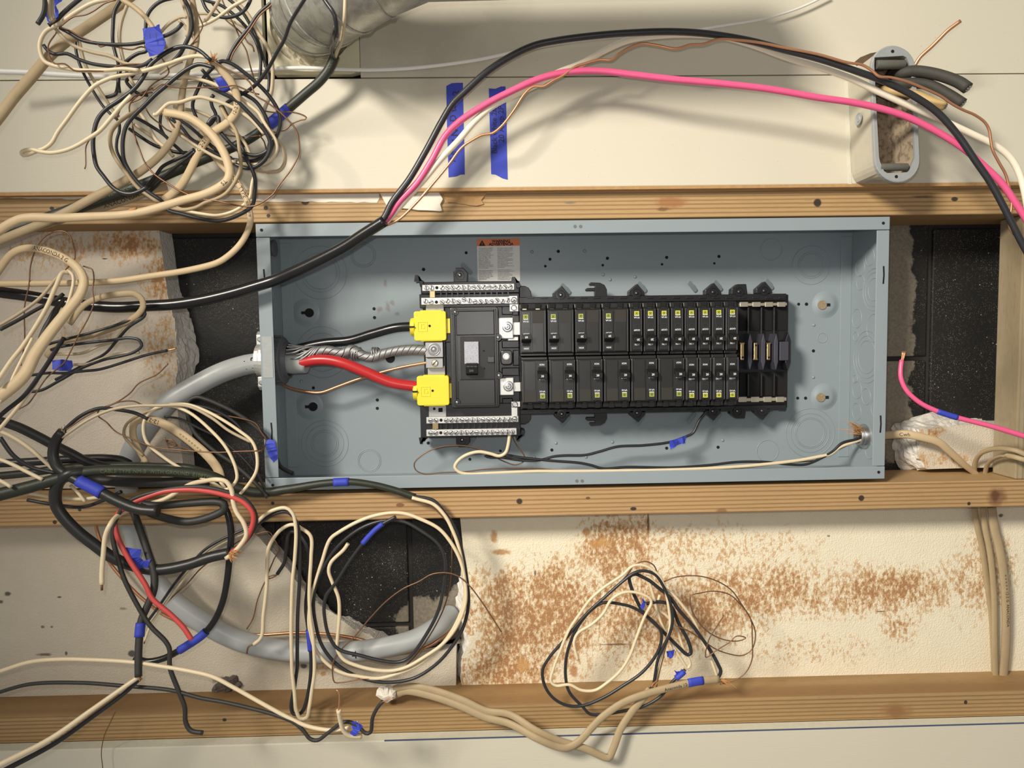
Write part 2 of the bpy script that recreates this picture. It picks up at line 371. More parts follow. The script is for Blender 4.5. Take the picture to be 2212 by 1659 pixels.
# lower wall board and its bare top edge
YL = -.016
zl = P(1300, 1588, YL).z
wl = empty_struct('wall_lower')
bm = bmesh.new(); bx(bm, -1.05, 1.15, YL, .003, -.75, zl); obj('wallboard', bm, MA['wall_paint_clean'], wl, .001)
bm = bmesh.new(); bx(bm, -1.05, 1.15, YL + .001, .0028, zl, zl + .0006); obj('top_edge', bm, MA['plaster_edge'], wl)
bm = bmesh.new(); bx(bm, P(830, 1590, YL).x, 1.15, YL - .0004, YL + .0012, zl - .0002, zl + .0012); obj('paper_edge', bm, MA['pencil_blue'], wl)
# studs
def stud(label, y_low, mat, h=.0385, x0=-1.0, x1=1.1):
    z = P(1300, y_low, .003).z
    bm = bmesh.new(); bx(bm, x0, x1, .003, .0925, z, z + h)
    o = obj('wall_stud', bm, MA[mat], None, .0016); tag(o, label, 'stud'); return z
zs1 = stud('pine stud running along the top edge of the grey panel box', 472.5, 'stud_top')
zs2 = stud('orange pine stud running just under the grey panel box', 1113, 'stud_mid')
zs3 = stud('brown pine stud along the bottom of the foam, over the lower painted board', 1571, 'stud_low')
r = rect(2203, 480, 2330, 1030, .005)
bm = bmesh.new(); bx(bm, r[0], r[1], .005, .052, zs2 + .0388, zs1 - .0003)
tag(obj('blocking_stud', bm, MA['stud_side'], None, .002), 'greyish upright stud between the top and middle studs at far right', 'stud')
# leftovers of painted board stuck on the top stud
def slab(name, pts, Y, t, mat, label, cat):
    w = [P(x, y, Y) for x, y in pts]; bm = bmesh.new(); prism(bm, [(p.x, p.z) for p in w], Y, Y + t)
    return tag(obj(name, bm, MA[mat], None, .0004), label, cat)
def jag(a, b, n, amp, seed=0):
    rn = random.Random(seed); out = []
    for i in range(n):
        t = i / n; out.append((a[0] + (b[0] - a[0]) * t + rn.uniform(-amp, amp) * .4, a[1] + (b[1] - a[1]) * t + rn.uniform(-amp, amp)))
    return out
slab('paint_strip', [(-40, 412), (818, 412), (820, 428)] + jag((815, 438), (-40, 427), 60, 1.5, 3), .0024, .0006, 'old_white_paint', 'long flaking strip of white paint along the top stud at upper left', 'paint')
slab('painted_board_scrap', [(819, 414), (948, 415), (957, 430), (951, 441), (955, 455)] + jag((950, 457), (822, 447), 8, 1.2, 4), -.0005, .0035, 'old_white_paint', 'small chipped white scrap of board on the top stud beside the cable end', 'board scrap')
slab('brown_board_scrap', [(957, 418), (1052, 417), (1040, 432), (1045, 441)] + jag((1030, 444), (958, 436), 8, 1.4, 5), .0012, .002, 'board_edge', 'thin brown scrap of bare fibreboard on the top stud right of white scrap', 'board scrap')
# foam boards: thick sheets with broken edges
def sheet(name, outline, yf, yb, mat, label, broken=()):
    """outline of pixels on the front plane; vertices on broken edges are crumbled"""
    ps = [(P(x, y, yf).x, P(x, y, yf).z, br) for x, y, br in outline]
    pts = []
    for i in range(len(ps)):
        a, b = ps[i], ps[(i + 1) % len(ps)]
        if a[2]:
            n = max(2, int(math.hypot(b[0] - a[0], b[1] - a[1]) / .0045))
            for k in range(n):
                t = k / n; pts.append((a[0] + (b[0] - a[0]) * t, a[1] + (b[1] - a[1]) * t, 1))
        else: pts.append((a[0], a[1], 0))
    n = len(pts); rows = []
    bm = bmesh.new(); rn = random.Random(len(label)); lay = 9
    cx = sum(p[0] for p in pts) / n; cz = sum(p[1] for p in pts) / n
    for k in range(lay + 1):
        y = yf + (yb - yf) * k / lay; row = []
        for (x, z, br) in pts:
            if br:
                g = mnoise.noise(Vector((x * 60, y * 60, z * 60))) * .004 + rn.uniform(-.0022, .0022) + (.016 * (k / lay) ** 1.5)
                dx, dz = x - cx, z - cz; l = math.hypot(dx, dz); row.append(bm.verts.new((x + dx / l * g, y, z + dz / l * g)))
            else: row.append(bm.verts.new((x, y, z)))
        rows.append(row)
    for k in range(lay):
        for i in range(n): bm.faces.new((rows[k][i], rows[k][(i + 1) % n], rows[k + 1][(i + 1) % n], rows[k + 1][i]))
    bm.faces.new(rows[0]); bm.faces.new(rows[-1][::-1])
    o = obj(name, bm, MA[mat]); o.data.materials.append(MA['foam_fresh'])
    for p in o.data.polygons:
        if abs(p.normal.y) < .85: p.material_index = 1
    tag(o, label, 'insulation'); return o
sheet('foam_board', [(-80, 470, 0), (343, 494, 1), (352, 560, 1), (362, 640, 1), (378, 700, 1), (384, 780, 1), (380, 850, 1), (388, 930, 1), (396, 1015, 0), (396, 1050, 0), (-80, 1060, 0)], .06, .0975, 'foam_left', 'white bead foam board with ragged right edge beside the panel, upper left')
sheet('foam_board', [(-80, 1100, 0), (520, 1120, 1), (560, 1162, 1), (620, 1228, 1), (664, 1284, 1), (712, 1322, 1), (770, 1362, 1), (800, 1372, 1), (860, 1420, 1), (985, 1400, 0), (985, 1500, 0), (-80, 1520, 0)], .06, .0975, 'foam_low_left', 'off-white foam board with long slanting broken edge, lower left')
sheet('foam_board', [(990, 1080, 0), (2330, 1060, 0), (2330, 1500, 0), (1000, 1500, 1), (996, 1440, 1), (1012, 1390, 1), (1002, 1330, 1), (1006, 1240, 0)], .06, .0975, 'foam_low_right', 'large foam board with rust-brown speckled stains, lower right')
sheet('foam_board', [(1986, 928, 1), (2040, 922, 1), (2150, 916, 0), (2215, 916, 0), (2215, 1008, 0), (2004, 1012, 1), (1984, 990, 1)], .055, .0975, 'foam_chunk', 'small broken block of foam in the corner right of the panel')
# a dark smudge of dried mastic on the lower-left foam
bm = bmesh.new()
for (x, y, rr, t) in [(488, 1478, 20, .006), (505, 1468, 12, .007), (470, 1490, 14, .004), (515, 1478, 10, .006), (478, 1502, 12, .004)]:
    p = P(x, y, .06); lathe(bm, [(rr * S(.06), .002), (rr * S(.06) * .8, -t * .6), (rr * S(.06) * .3, -t)], (p.x, .0, p.z), 'y', 12)
for v in bm.verts:
    v.co.y += .06; v.co += Vector([mnoise.noise(v.co * 180 + Vector((i * 9, 0, 0))) * .003 for i in range(3)])
simple('mastic', (92, 84, 76), .6, 0, .5, 160, .5, 200)
tag(obj('mastic_lump', bm, MA['mastic']), 'grey lump of dried mastic on the foam above the bottom stud', 'mastic')

# ================================================================ panel box
W2, H2, YB = .4315, .181, .0965
box = thing('panel_box', 'grey painted steel load-centre enclosure set between two studs', 'electrical box', (0, .09, -H2))
G = MA['box_paint']
bm = bmesh.new(); bx(bm, -W2, W2, YB, YB + .0014, -H2, H2); obj('back_panel', bm, G, box)
fw = .0165
for nm, (a, b, c, d) in {'side_wall': (-W2, -W2 + .0014, -H2, H2), 'side_wall.001': (W2 - .0014, W2, -H2, H2)}.items():
    bm = bmesh.new(); bx(bm, a, b, .0012, YB, c, d); obj('end_wall', bm, G, box)
for (c, d) in ((H2 - .0014, H2), (-H2, -H2 + .0014)):
    bm = bmesh.new(); bx(bm, -W2 + .0014, W2 - .0014, .0012, YB, c, d); obj('long_wall', bm, G, box)
def holes_plate(name, x0, x1, z0, z1, y0, y1):
    bm = bmesh.new(); bx(bm, x0, x1, y0, y1, z0, z1); return obj(name, bm, G, box, .0007)
fl_t = holes_plate('flange', -W2 - .001, W2 + .001, H2 - fw, H2 + .001, -.0006, .0012)
fl_b = holes_plate('flange', -W2 - .001, W2 + .001, -H2 - .001, -H2 + fw, -.0006, .0012)
fl_l = holes_plate('flange', -W2 - .001, -W2 + .0175, -H2 + fw + .0008, H2 - fw - .0008, -.0002, .0014)
fl_r = holes_plate('flange', W2 - .0165, W2 + .001, -H2 + fw + .0008, H2 - fw - .0008, -.0002, .0014)
def dot(name, x, y, r, Y, mat, parent, t=.0004, n=14):
    p = P(x, y, Y); bm = bmesh.new(); prism(bm, circ(p.x, p.z, r * S(Y), n), Y - t, Y + .0002); return obj(name, bm, MA[mat], parent)
for (x, y, par) in ((565, 497, fl_t), (1908, 482, fl_t), (589, 1048, fl_b), (1898, 1020, fl_b)): dot('screw_hole', x, y, 3.2, -.0006, 'dark_hole', par)
simple('dimple_grey', (104, 110, 110), .5, 0, .05)
for (x, y, par) in ((1242, 489, fl_t), (1254, 489, fl_t), (1246, 1039, fl_b), (1257.5, 1039, fl_b)): dot('dimple', x, y, 3.6, -.0006, 'dimple_grey', par)
for (x, y, par) in ((570.5, 601, fl_l), (586.5, 932, fl_l), (1908, 594, fl_r), (1901.5, 916, fl_r)):
    p = P(x, y, 0); s = S(0); bm = bmesh.new(); prism(bm, [(p.x - 1.6 * s, p.z + 19 * s), (p.x + 1.6 * s, p.z + 19 * s), (p.x + 2.6 * s, p.z), (p.x + 1.6 * s, p.z - 19 * s), (p.x - 1.6 * s, p.z - 19 * s), (p.x - .4 * s, p.z)], -.0006, .0003); obj('slot', bm, MA['dark_hole'], par)
# folded tabs of the end walls, spot-welded on the back
for x in (-W2 + .0014, W2 - .0014 - .0165):
    bm = bmesh.new(); bx(bm, x, x + .0165, YB - .0012, YB, -H2 + .014, H2 - .012); obj('weld_tab', bm, G, box, .0005)
    for zc in (H2 - .035, -H2 + .035):
        pass
# knockouts pressed into the back
for (x, y, rs) in [(692, 589, (56, 41, 35)), (785, 551, (26, 22)), (697, 761, (55, 41, 24)), (702, 958, (50, 40, 29, 25)), (798, 995, (25, 22)), (1752, 573, (41, 28, 24)), (1666, 539, (23,)), (1750, 935, (54, 43, 34, 31)), (1658, 974, (24,)), (1776, 730, (10.5,))]:
    p = P(x, y, YB)
    for r in rs:
        bm = bmesh.new(); ring(bm, p.x, p.z, YB, r * S(YB), .00062, 44, 6); obj('knockout_ring', bm, G, box, 0, True)
# knockouts of the right end wall and of the bottom wall
def side_ring(y0, z0, r, wall, t=.0006):
    bm = bmesh.new(); n = 36
    rows = []
    for i in range(n):
        a = 2 * math.pi * i / n; row = []
        for j in range(5):
            b = 2 * math.pi * j / 5; rr = r + t * math.cos(b); h = t * math.sin(b)
            row.append(bm.verts.new((wall - h, y0 + rr * math.cos(a), z0 + rr * math.sin(a)) if abs(wall) > .3 else (y0 + rr * math.cos(a), z0 + rr * math.sin(a), wall + h)))
        rows.append(row)
    for i in range(n):
        for j in range(5): bm.faces.new((rows[i][j], rows[i][(j + 1) % 5], rows[(i + 1) % n][(j + 1) % 5], rows[(i + 1) % n][j]))
    return obj('knockout_ring', bm, G, box, 0, True)
xr = W2 - .0014
for (yy, zz, rs) in [(.032, .085, (.030, .024, .016)), (.072, .120, (.013,)), (.070, .098, (.011,)), (.045, .132, (.012,)), (.078, .045, (.014,)), (.030, .030, (.020,)), (.048, -.012, (.038, .031, .024)), (.080, .018, (.007,)), (.074, -.062, (.013,)), (.048, -.070, (.012,)), (.074, -.095, (.013,)), (.080, -.046, (.006,)), (.072, -.140, (.016,)), (.036, -.148, (.012,)), (.02, -.085, (.014,))]:
    for r in rs: side_ring(yy, zz, r, xr)
xl = -W2 + .0014
for (yy, zz, r) in [(.04, .09, .016), (.04, .05, .014), (.045, -.075, .018), (.045, -.12, .014)]: side_ring(yy, zz, r, xl)
for x in (1065, 1105, 1145, 1195, 1248, 1296, 1339, 1381, 1422, 1463, 1505, 1548, 1590, 1630): side_ring(P(x, 1020, .05).x, .05, .0115, -H2 + .0014)
# holes, dimples, raised keyhole bosses, hanger hooks
for (x, y, r) in [(915, 582, 3.6), (1007, 546, 3.2), (808, 667, 3.4), (809, 686, 3.4), (677, 838, 3.4), (815, 864, 3.4), (815, 882, 3.4), (925, 957, 3.4), (1015, 992, 3.2), (1081, 974, 3), (1206, 543, 3.4), (1188, 560, 3.2), (1178, 575, 2.8), (1312, 558, 3.4), (1302, 573, 2.8), (1440, 556, 3.4), (1430, 571, 2.6), (1553, 554, 3.4), (1543, 569, 2.6), (1192, 972, 3.4), (1440, 968, 3.4), (1551, 966, 3.4), (1725, 657, 3.2), (1742, 657, 3.6), (1757, 758, 3.4), (1723, 860, 3.2), (1740, 860, 3.4)]:
    dot('hole', x, y, r, YB, 'dark_hole', box)
for (x, y) in [(1149, 544), (1263, 542), (1303, 593), (1318, 604), (1201, 957), (1323, 955), (1266, 987), (1154, 988), (1561, 951), (1758, 702), (1757, 815), (651, 824), (1372, 598)]:
    p = P(x, y, YB); s = S(YB); bm = bmesh.new(); lathe(bm, [(3.6 * s, 0), (3.0 * s, -.0008), (1.4 * s, -.0013)], (p.x, YB, p.z), 'y', 14); obj('dimple', bm, G, box, 0, True)
simple('gravel', (150, 132, 104), .9, 0, .5, 600, .5, 800)
for (x, y, d, mat) in [(660, 675, 1, 'dark_hole'), (668, 877, 1, 'dark_hole'), (1783, 658, -1, 'gravel'), (1780, 857, -1, 'gravel')]:
    p = P(x, y, YB); s = S(YB); bm = bmesh.new()
    lathe(bm, [(31 * s, .0002), (27 * s, -.0005), (22 * s, -.0020), (18 * s, -.0034), (14 * s, -.0041), (8 * s, -.0043), (.2 * s, -.0043)], (p.x, YB, p.z), 'y', 32, False); bo = obj('keyhole_boss', bm, G, box, 0, True)
    k = P(x + d * 10, y + 1, YB); bm = bmesh.new(); prism(bm, circ(k.x, k.z, 9.5 * s, 20), YB - .0056, YB - .0040)
    obj('keyhole', bm, MA[mat], bo)
    bm = bmesh.new(); bx(bm, min(k.x, k.x - d * 17 * s), max(k.x, k.x - d * 17 * s), YB - .00545, YB - .0040, k.z - 2.8 * s, k.z + 3.2 * s); obj('keyhole_slot', bm, MA['dark_hole'], bo)
p = P(843, 774, YB); bm = bmesh.new(); prism(bm, circ(p.x, p.z, 10 * S(YB), 22), YB - .0004, YB); obj('keyhole', bm, MA['dark_hole'], box)
def hook(x, y, ang, L=30, w=9):
    p = P(x, y, YB - .006); s = S(YB); bm = bmesh.new()
    lo = [(0, 0), (L * s, 0)]
    pts = rrect(-L / 2 * s, L / 2 * s, -w / 2 * s, w / 2 * s, w * .48 * s, 5)
    prism(bm, pts, -.0012, .0012)
    bm2 = bm
    for v in bm2.verts: v.co.y += -.004 + (v.co.x / (L / 2 * s)) * .005 + .0
    bmesh.ops.rotate(bm2, verts=bm2.verts[:], cent=(0, 0, 0), matrix=Matrix.Rotation(math.radians(ang), 3, 'Y'))
    bmesh.ops.translate(bm2, verts=bm2.verts[:], vec=(p.x, YB - .0015, p.z))
    obj('hanger_hook', bm2, G, box, .0005)
for (x, y) in [(1222, 624), (1387, 620), (1496, 619), (1551, 617), (1662, 614), (1008, 580)]: hook(x, y, 45)
for (x, y) in [(1222, 909), (1384, 907), (1494, 903), (1549, 904), (1656, 901), (1017, 955)]: hook(x, y, -45)
# sealed knockout plug high on the left wall
pl = P(592, 536, .035)
bm = bmesh.new(); lathe(bm, [(.0125, 0), (.0125, .003), (.0105, .0032), (.0105, .009), (.0118, .0095), (.0118, .012), (.006, .0125)], (-W2 + .0014, .035, pl.z), 'x', 28)
tag(obj('hole_plug', bm, MA['bushing_grey'], None, .0003), 'small grey threaded plug in the left wall of the panel, upper corner', 'plug')

# ---------------------------------------------------------------- lettering as flat mesh
def text_mesh(name, txt, size, align='CENTER', bold=0, spacing=1.0, line=1.0, extrude=0):
    c = bpy.data.curves.new(name, 'FONT'); c.body = txt; c.size = size; c.align_x = align; c.align_y = 'CENTER'
    c.offset = bold; c.space_character = spacing; c.space_line = line; c.resolution_u = 2; c.extrude = extrude
    t = bpy.data.objects.new(name, c); COL.objects.link(t)
    me = bpy.data.meshes.new_from_object(t.evaluated_get(bpy.context.evaluated_depsgraph_get()))
    bpy.data.objects.remove(t); me.name = name
    return me
def upright(me, M):
    """lettering drawn in xy, laid on a wall that faces the camera (x right, z up)"""
    me.transform(M @ Matrix.Rotation(math.pi / 2, 4, 'X')); return me
def lettering(name, txt, size, x, y, z, mat, parent, rot=0, align='CENTER', bold=0, spacing=1.0, line=1.0, at=None, sx=1.0):
    me = text_mesh(name, txt, size, align, bold, spacing, line)
    upright(me, Matrix.Translation((x, y, z)) @ Matrix.Rotation(rot, 4, 'Y') @ Matrix.Diagonal((sx, 1, 1, 1)))
    return link(name, me, MA[mat], parent)
# ---------------------------------------------------------------- warning label
a, b, c, d = rect(1031, 516, 1123, 608.5, YB)
wl_ = thing('warning_label', 'white paper warning sticker with orange header on the panel back', 'label', ((a + b) / 2, YB, c))
bm = bmesh.new(); prism(bm, rrect(a, b, c, d, .0025), YB - .0004, YB); obj('paper', bm, MA['label_paper'], wl_)
hz = d - (d - c) * .165
bm = bmesh.new(); pts = [p for p in rrect(a, b, c, d, .0025) if p[1] > hz] + [(a, hz), (b, hz)]
prism(bm, pts, YB - .0006, YB - .0003); obj('header', bm, MA['label_orange'], wl_)
w_, h_ = b - a, d - c; yt = YB - .0008
lettering('heading', 'WARNING', h_ * .088, a + w_ * .565, yt, d - h_ * .058, 'black_print', wl_, bold=.00025, sx=1.0)
lettering('heading', 'ADVERTENCIA', h_ * .088, a + w_ * .565, yt, d - h_ * .128, 'black_print', wl_, bold=.00025, sx=.98)
tx, tz, ts = a + w_ * .12, d - h_ * .092, h_ * .068
bm = bmesh.new(); prism(bm, [(tx - ts * 1.15, tz - ts), (tx + ts * 1.15, tz - ts), (tx, tz + ts)], YB - .0008, YB - .0005); obj('hazard_triangle', bm, MA['black_print'], wl_)
lettering('exclamation_mark', '!', h_ * .075, tx, YB - .001, tz - ts * .3, 'label_orange', wl_, bold=.0002)
EN = 'This equipment is designed\nand tested by Square D to\nperformance levels which\nexceed  Underwriters\nLaboratories Standards.\nUse of Other than Square D\nCircuit  Breakers  May\nAdversely  Affect  User\nSafety  and  Impair\nReliability.  Square  D\ndisclaims all liability for\ndamage, injury or non-\nperformance caused by the\nuse or failure of non-Square\nD circuit breakers.\n\nAllowing petroleum based\npaint, solvents or spray to\ncontact the non-metallic\nparts of this product may\nadversely affect user safety\nand impair reliability.\n40271-450-03'
ES = 'Este equipo, diseñado y probado\npor Square D supera el nivel de\nrendimiento establecido por las\nnormas de UL. El uso de\ninterruptores automáticos que no\nsean de Square D puede afectar\nnegativamente la seguridad del\nusuario y deteriorar la\nconfiabilidad del equipo. Square\nD no asume responsabilidad por\ndaños, lesiones o mal\nfuncionamiento causado por el\nuso o desperfecto de\ninterruptores automáticos que no\nsean Square D.\n\nAl permitir que las partes no\nmetálicas de este producto entren\nen contacto con pintura,\nsolventes o rocíos basados en\nderivados del petróleo podrían\nafectar negativamente la\nseguridad del usuario y deteriorar\nla confiabilidad del equipo.'
lettering('fine_print', EN, h_ * .0335, a + w_ * .03, yt, c + h_ * .425, 'black_print', wl_, align='LEFT', line=.985, sx=.93)
lettering('fine_print', ES, h_ * .0325, a + w_ * .475, yt, c + h_ * .418, 'black_print', wl_, align='LEFT', line=.985, sx=.86)

# ================================================================ interior: breaker base
YS = .060
base = thing('breaker_base', 'black plastic interior tray that carries the breakers and bus bars', 'breaker base', P(1410, 890, YB))
BPm = MA['black_plastic']
bm = bmesh.new(); bxp(bm, 1119, 640, 1702, 886, YS + .008, YB - .003); obj('tray', bm, BPm, base, .001)
# toothed outer rails
for (y0, y1) in ((638, 652), (880, 891)):
    bm = bmesh.new(); bxp(bm, 1120, y0, 1699, y1, YS + .002, YS + .012); obj('edge_rail', bm, BPm, base, .0008)
for k in range(20):
    x = 1139 + k * 28.6
    for y0 in (641, 884):
        bm = bmesh.new(); bxp(bm, x, y0, x + 15, y0 + 4, YS + .0008, YS + .0022); obj('rail_tooth', bm, BPm, base, .0004)
# left module that carries the neutral bars
for (x0, y0, x1, y1) in ((906, 634, 1122, 664), (908, 872, 1124, 944)):
    bm = bmesh.new(); bxp(bm, x0, y0, x1, y1, YS - .010, YB - .002); obj('neutral_carrier', bm, BPm, base, .001)
bm = bmesh.new(); bxp(bm, 962, 655, 1122, 885, YS - .004, YB - .003); obj('main_module', bm, BPm, base, .001)
bm = bmesh.new(); bxp(bm, 916, 655, 975, 895, YS + .006, YB - .003); obj('lug_module', bm, BPm, base, .001)
bm = bmesh.new(); bxp(bm, 909, 608, 1122, 634, YS - .004, YB - .010); obj('carrier_wall', bm, BPm, base, .001)
for (y0, y1) in ((628, 643), (913, 927)):
    for k in range(13):
        x = 951 + k * 12.1
        bm = bmesh.new(); bxp(bm, x, y0, x + 3, y1, YS - .018, YS - .008); obj('divider_fin', bm, BPm, base)
for (x0, y0, x1, y1) in ((963, 738, 976, 820), (1084, 660, 1108, 680), (1104, 680, 1122, 700), (1084, 735, 1122, 752), (1108, 756, 1122, 790), (1084, 794, 1122, 812), (1085, 860, 1108, 884), (975, 884, 1106, 897)):
    bm = bmesh.new(); bxp(bm, x0, y0, x1, y1, YS - .009, YS); obj('moulded_block', bm, BPm, base, .0012)
# hooked corner feet of the carrier
for (x, y, s_) in ((905, 608, 1), (915, 945, -1), (1113, 612, 1), (1122, 938, -1)):
    p = P(x, y, YS); q = S(YS); bm = bmesh.new()
    prism(bm, [(p.x - 8 * q, p.z), (p.x + 9 * q, p.z + 2 * q * s_), (p.x + 12 * q, p.z - 9 * q * s_), (p.x + 3 * q, p.z - 12 * q * s_), (p.x - 2 * q, p.z + 12 * q * s_), (p.x - 6 * q, p.z + 12 * q * s_)], YS - .006, YS + .02); obj('corner_foot', bm, BPm, base, .0008)
# mounting ears with their push pins
def ear(x, y, up, kind=0):
    p = P(x, y, YS + .005); q = S(YS); bm = bmesh.new(); u = 1 if up else -1
    if kind == 0: o = [(-17, -6), (-17, 4), (2, 20), (17, 2), (19, -6)]
    elif kind == 1: o = [(-17, -6), (-16, 6), (-3, 16), (16, 16), (19, -6)]
    else: o = [(-13, -16), (-13, 8), (-8, 15), (8, 15), (18, 4), (16, -16)]
    prism(bm, [(p.x + a * q, p.z + b * q * u) for a, b in o], YS + .002, YS + .016); e = obj('mounting_ear', bm, BPm, base, .001)
    bm = bmesh.new(); lathe(bm, [(10 * q, .001), (10 * q, -.0015), (8.4 * q, -.0016), (8.2 * q, -.0002), (4.2 * q, -.0002), (3.6 * q, -.002), (1.2 * q, -.0024)], (p.x, YS + .002, p.z), 'y', 24); obj('push_pin', bm, BPm, e, 0, False)
    dot('pin_head', x, y, 1.6, YS - .0005, 'steel', e)
for (x, y, k) in ((1211, 637, 0), (1374, 633, 0), (1539, 631, 0), (1595, 630, 1), (1649, 628, 0), (993, 594, 2)): ear(x, y, True, k)
for (x, y, k) in ((1213, 894, 0), (1376, 892, 0), (1539, 888, 0), (1592, 888, 1), (1645, 887, 0), (998, 950, 2)): ear(x, y, False, k)
for (y, u) in ((640, 1), (890, -1)):
    p = P(1290, y, YS + .006); q = S(YS); bm = bmesh.new()
    prism(bm, [(p.x + a * q, p.z + b * q * u) for a, b in ((-6, -2), (-6, 11), (-24, 11), (-26, 15), (-22, 18), (-5, 18), (-5, 23), (-16, 23), (-18, 27), (-14, 30), (6, 29), (16, 24), (21, 14), (21, -2))], YS + .004, YS + .012); obj('wire_hook', bm, BPm, base, .0008)
    p = P(1122, 632 if u > 0 else 902, YS + .006); bm = bmesh.new()
    prism(bm, [(p.x + a * q, p.z + b * q * u) for a, b in ((0, -14), (0, 14), (12, 14), (20, 10), (25, 2), (26, -14))], YS + .004, YS + .014); obj('round_tab', bm, BPm, base, .0008)
# open positions at the right end: rails, fins, bus stabs, end post
for (x0, y0, x1, y1) in ((1598, 653, 1700, 662), (1595, 858, 1699, 868)):
    bm = bmesh.new(); bxp(bm, x0, y0 + 1.5, x1, y1 - 1.5, YS - .003, YS + .003); rl = obj('plug_on_rail', bm, MA['zinc_bar'], base, .0004)
    for k in range(4):
        xx = x0 + 1 + k * 27; bm = bmesh.new(); bxp(bm, xx, y0 - .6, xx + 17, y1 + .6, YS - .0036, YS + .002); obj('rail_pad', bm, MA['zinc_bar'], rl, .0004)
for x in (1617, 1645.5, 1673):
    for (y0, y1) in ((664, 722), (808, 856)):
        bm = bmesh.new(); bxp(bm, x - 1.6, y0, x + 1.6, y1, YS - .002, YS + .010); obj('slot_divider', bm, BPm, base, .0006)
    p = P(x + 1.5, 760, YS - .012); q = S(YS - .012); bm = bmesh.new()
    prism(bm, [(p.x - 4.5 * q, p.z - 22 * q), (p.x, p.z - 40 * q), (p.x + 4.5 * q, p.z - 22 * q), (p.x + 4.5 * q, p.z + 22 * q), (p.x, p.z + 40 * q), (p.x - 4.5 * q, p.z + 22 * q)], YS - .016, YS + .01); obj('phase_barrier', bm, MA['fin_plastic'] if 'fin_plastic' in MA else simple('fin_plastic', (62, 62, 72), .5, 0, .1), base, .0008)
for (x, f) in ((1603.5, 1), (1632, -1), (1660, 1)):
    p = P(x, 759, YS - .010); q = S(YS - .01); bm = bmesh.new()
    o = [(-4.2, -19), (4.2, -19), (4.2, 15), (6.5, 19), (-6.5, 19), (-4.2, 15)]
    prism(bm, [(p.x + a_ * q, p.z + b_ * q * f) for a_, b_ in o], YS - .011, YS + .006); st = obj('bus_stab', bm, MA['brass'], base, .0009)
    dot('rivet', x + 1, 759 + 13 * f, 2.2, YS - .011, 'dark_hole', st)
bm = bmesh.new(); bxp(bm, 1684, 738, 1704, 779, YS - .014, YS + .02); obj('end_post', bm, MA['fin_plastic'], base, .001)
p = P(1700, 759, YS - .008); q = S(YS - .008); bm = bmesh.new(); prism(bm, [(p.x - 6 * q, p.z - 24 * q), (p.x, p.z - 42 * q), (p.x + 6 * q, p.z - 24 * q), (p.x + 6 * q, p.z + 24 * q), (p.x, p.z + 42 * q), (p.x - 6 * q, p.z + 24 * q)], YS - .012, YS + .016); obj('end_barrier', bm, BPm, base, .0008)
for y in (690, 830):
    bm = bmesh.new(); bxp(bm, 1598, y - 34 if y < 700 else y - 26, 1700, y + 24, YS + .006, YS + .010); obj('slot_floor', bm, MA['dark_hole'], base)
# neutral bars and their screws
def neutral(x0, y0, x1, y1, n, Yn, label, big=()):
    t = thing('neutral_bar', label, 'terminal bar', P((x0 + x1) / 2, y1, Yn), 'neutral terminal bars')
    bm = bmesh.new(); bxp(bm, x0, y0, x1, y1, Yn, Yn + .009); obj('bar', bm, MA['tin_plate'], t, .0006)
    for k in range(n):
        x = x0 + 9 + (x1 - x0 - 18) * k / (n - 1); y = (y0 + y1) / 2 + (0 if not big else random.choice((-2.2, 0, 2.2))); yy = y + (x - (x0 + x1) / 2) * -.0126
        p = P(x, yy, Yn); q = S(Yn)
        if k == 2: dot('wire_hole', x, yy, 3.4, Yn, 'dark_hole', t, .0003); continue
        bm = bmesh.new(); lathe(bm, [(5.2 * q, .0004), (5.2 * q, -.0014), (4.4 * q, -.0022), (.6 * q, -.0025)], (p.x, Yn, p.z), 'y', 16); sc = obj('screw', bm, MA['steel'], t)
        an = random.uniform(0, 3.14); bm = bmesh.new(); l, w2 = 4.4 * q, .8 * q
        o = [(l, w2), (-l, w2), (-l, -w2), (l, -w2)]; prism(bm, [(p.x + a_ * math.cos(an) - b_ * math.sin(an), p.z + a_ * math.sin(an) + b_ * math.cos(an)) for a_, b_ in o], Yn - .00262, Yn - .002); obj('screw_slot', bm, MA['black_print'], sc)
    return t
YN = .038
neutral(912, 614, 1111, 627.5, 17, YN, 'topmost bright metal neutral bar with a row of screws')
neutral(910, 642, 1118, 657, 17, YN, 'bright neutral bar with staggered screws, above the upper yellow lug cover', (1,))
neutral(921, 900, 1120, 913.5, 17, YN, 'bright neutral bar with screws, just below the main breaker')
neutral(921, 927, 1116, 941, 17, YN, 'lowest bright neutral bar, with the white wire in its right end')
def metal(name, x0, y0, x1, y1, Yf, th, mat='aluminium', par=None, bev=.0006):
    bm = bmesh.new(); bxp(bm, x0, y0, x1, y1, Yf, Yf + th); return obj(name, bm, MA[mat], par or base, bev)
metal('bar_link', 928, 628, 940, 643, YN + .001, .004, 'brass'); metal('bar_link', 934, 913, 947, 927, YN + .001, .004, 'brass')
metal('neutral_strap', 920, 656, 959, 690, YS - .012, .004); metal('neutral_strap', 924, 790, 962, 830, YS - .012, .004); s3 = metal('neutral_strap', 926, 872, 964, 902, YS - .012, .004)
dot('strap_hole', 938, 883, 3, YS - .012, 'dark_hole', s3)
bm = bmesh.new(); bxp(bm, 947, 881, 956, 890, YS - .0124, YS - .010); obj('strap_hole', bm, MA['dark_hole'], s3)
lug = metal('neutral_lug', 919, 739, 957, 772, YS - .026, .024); p = P(937.5, 755, YS - .026); q = S(YS - .026)
bm = bmesh.new(); ring(bm, p.x, p.z, YS - .026, 12.5 * q, 1.5 * q, 30, 8); obj('lug_socket', bm, MA['steel'], lug, 0, True)
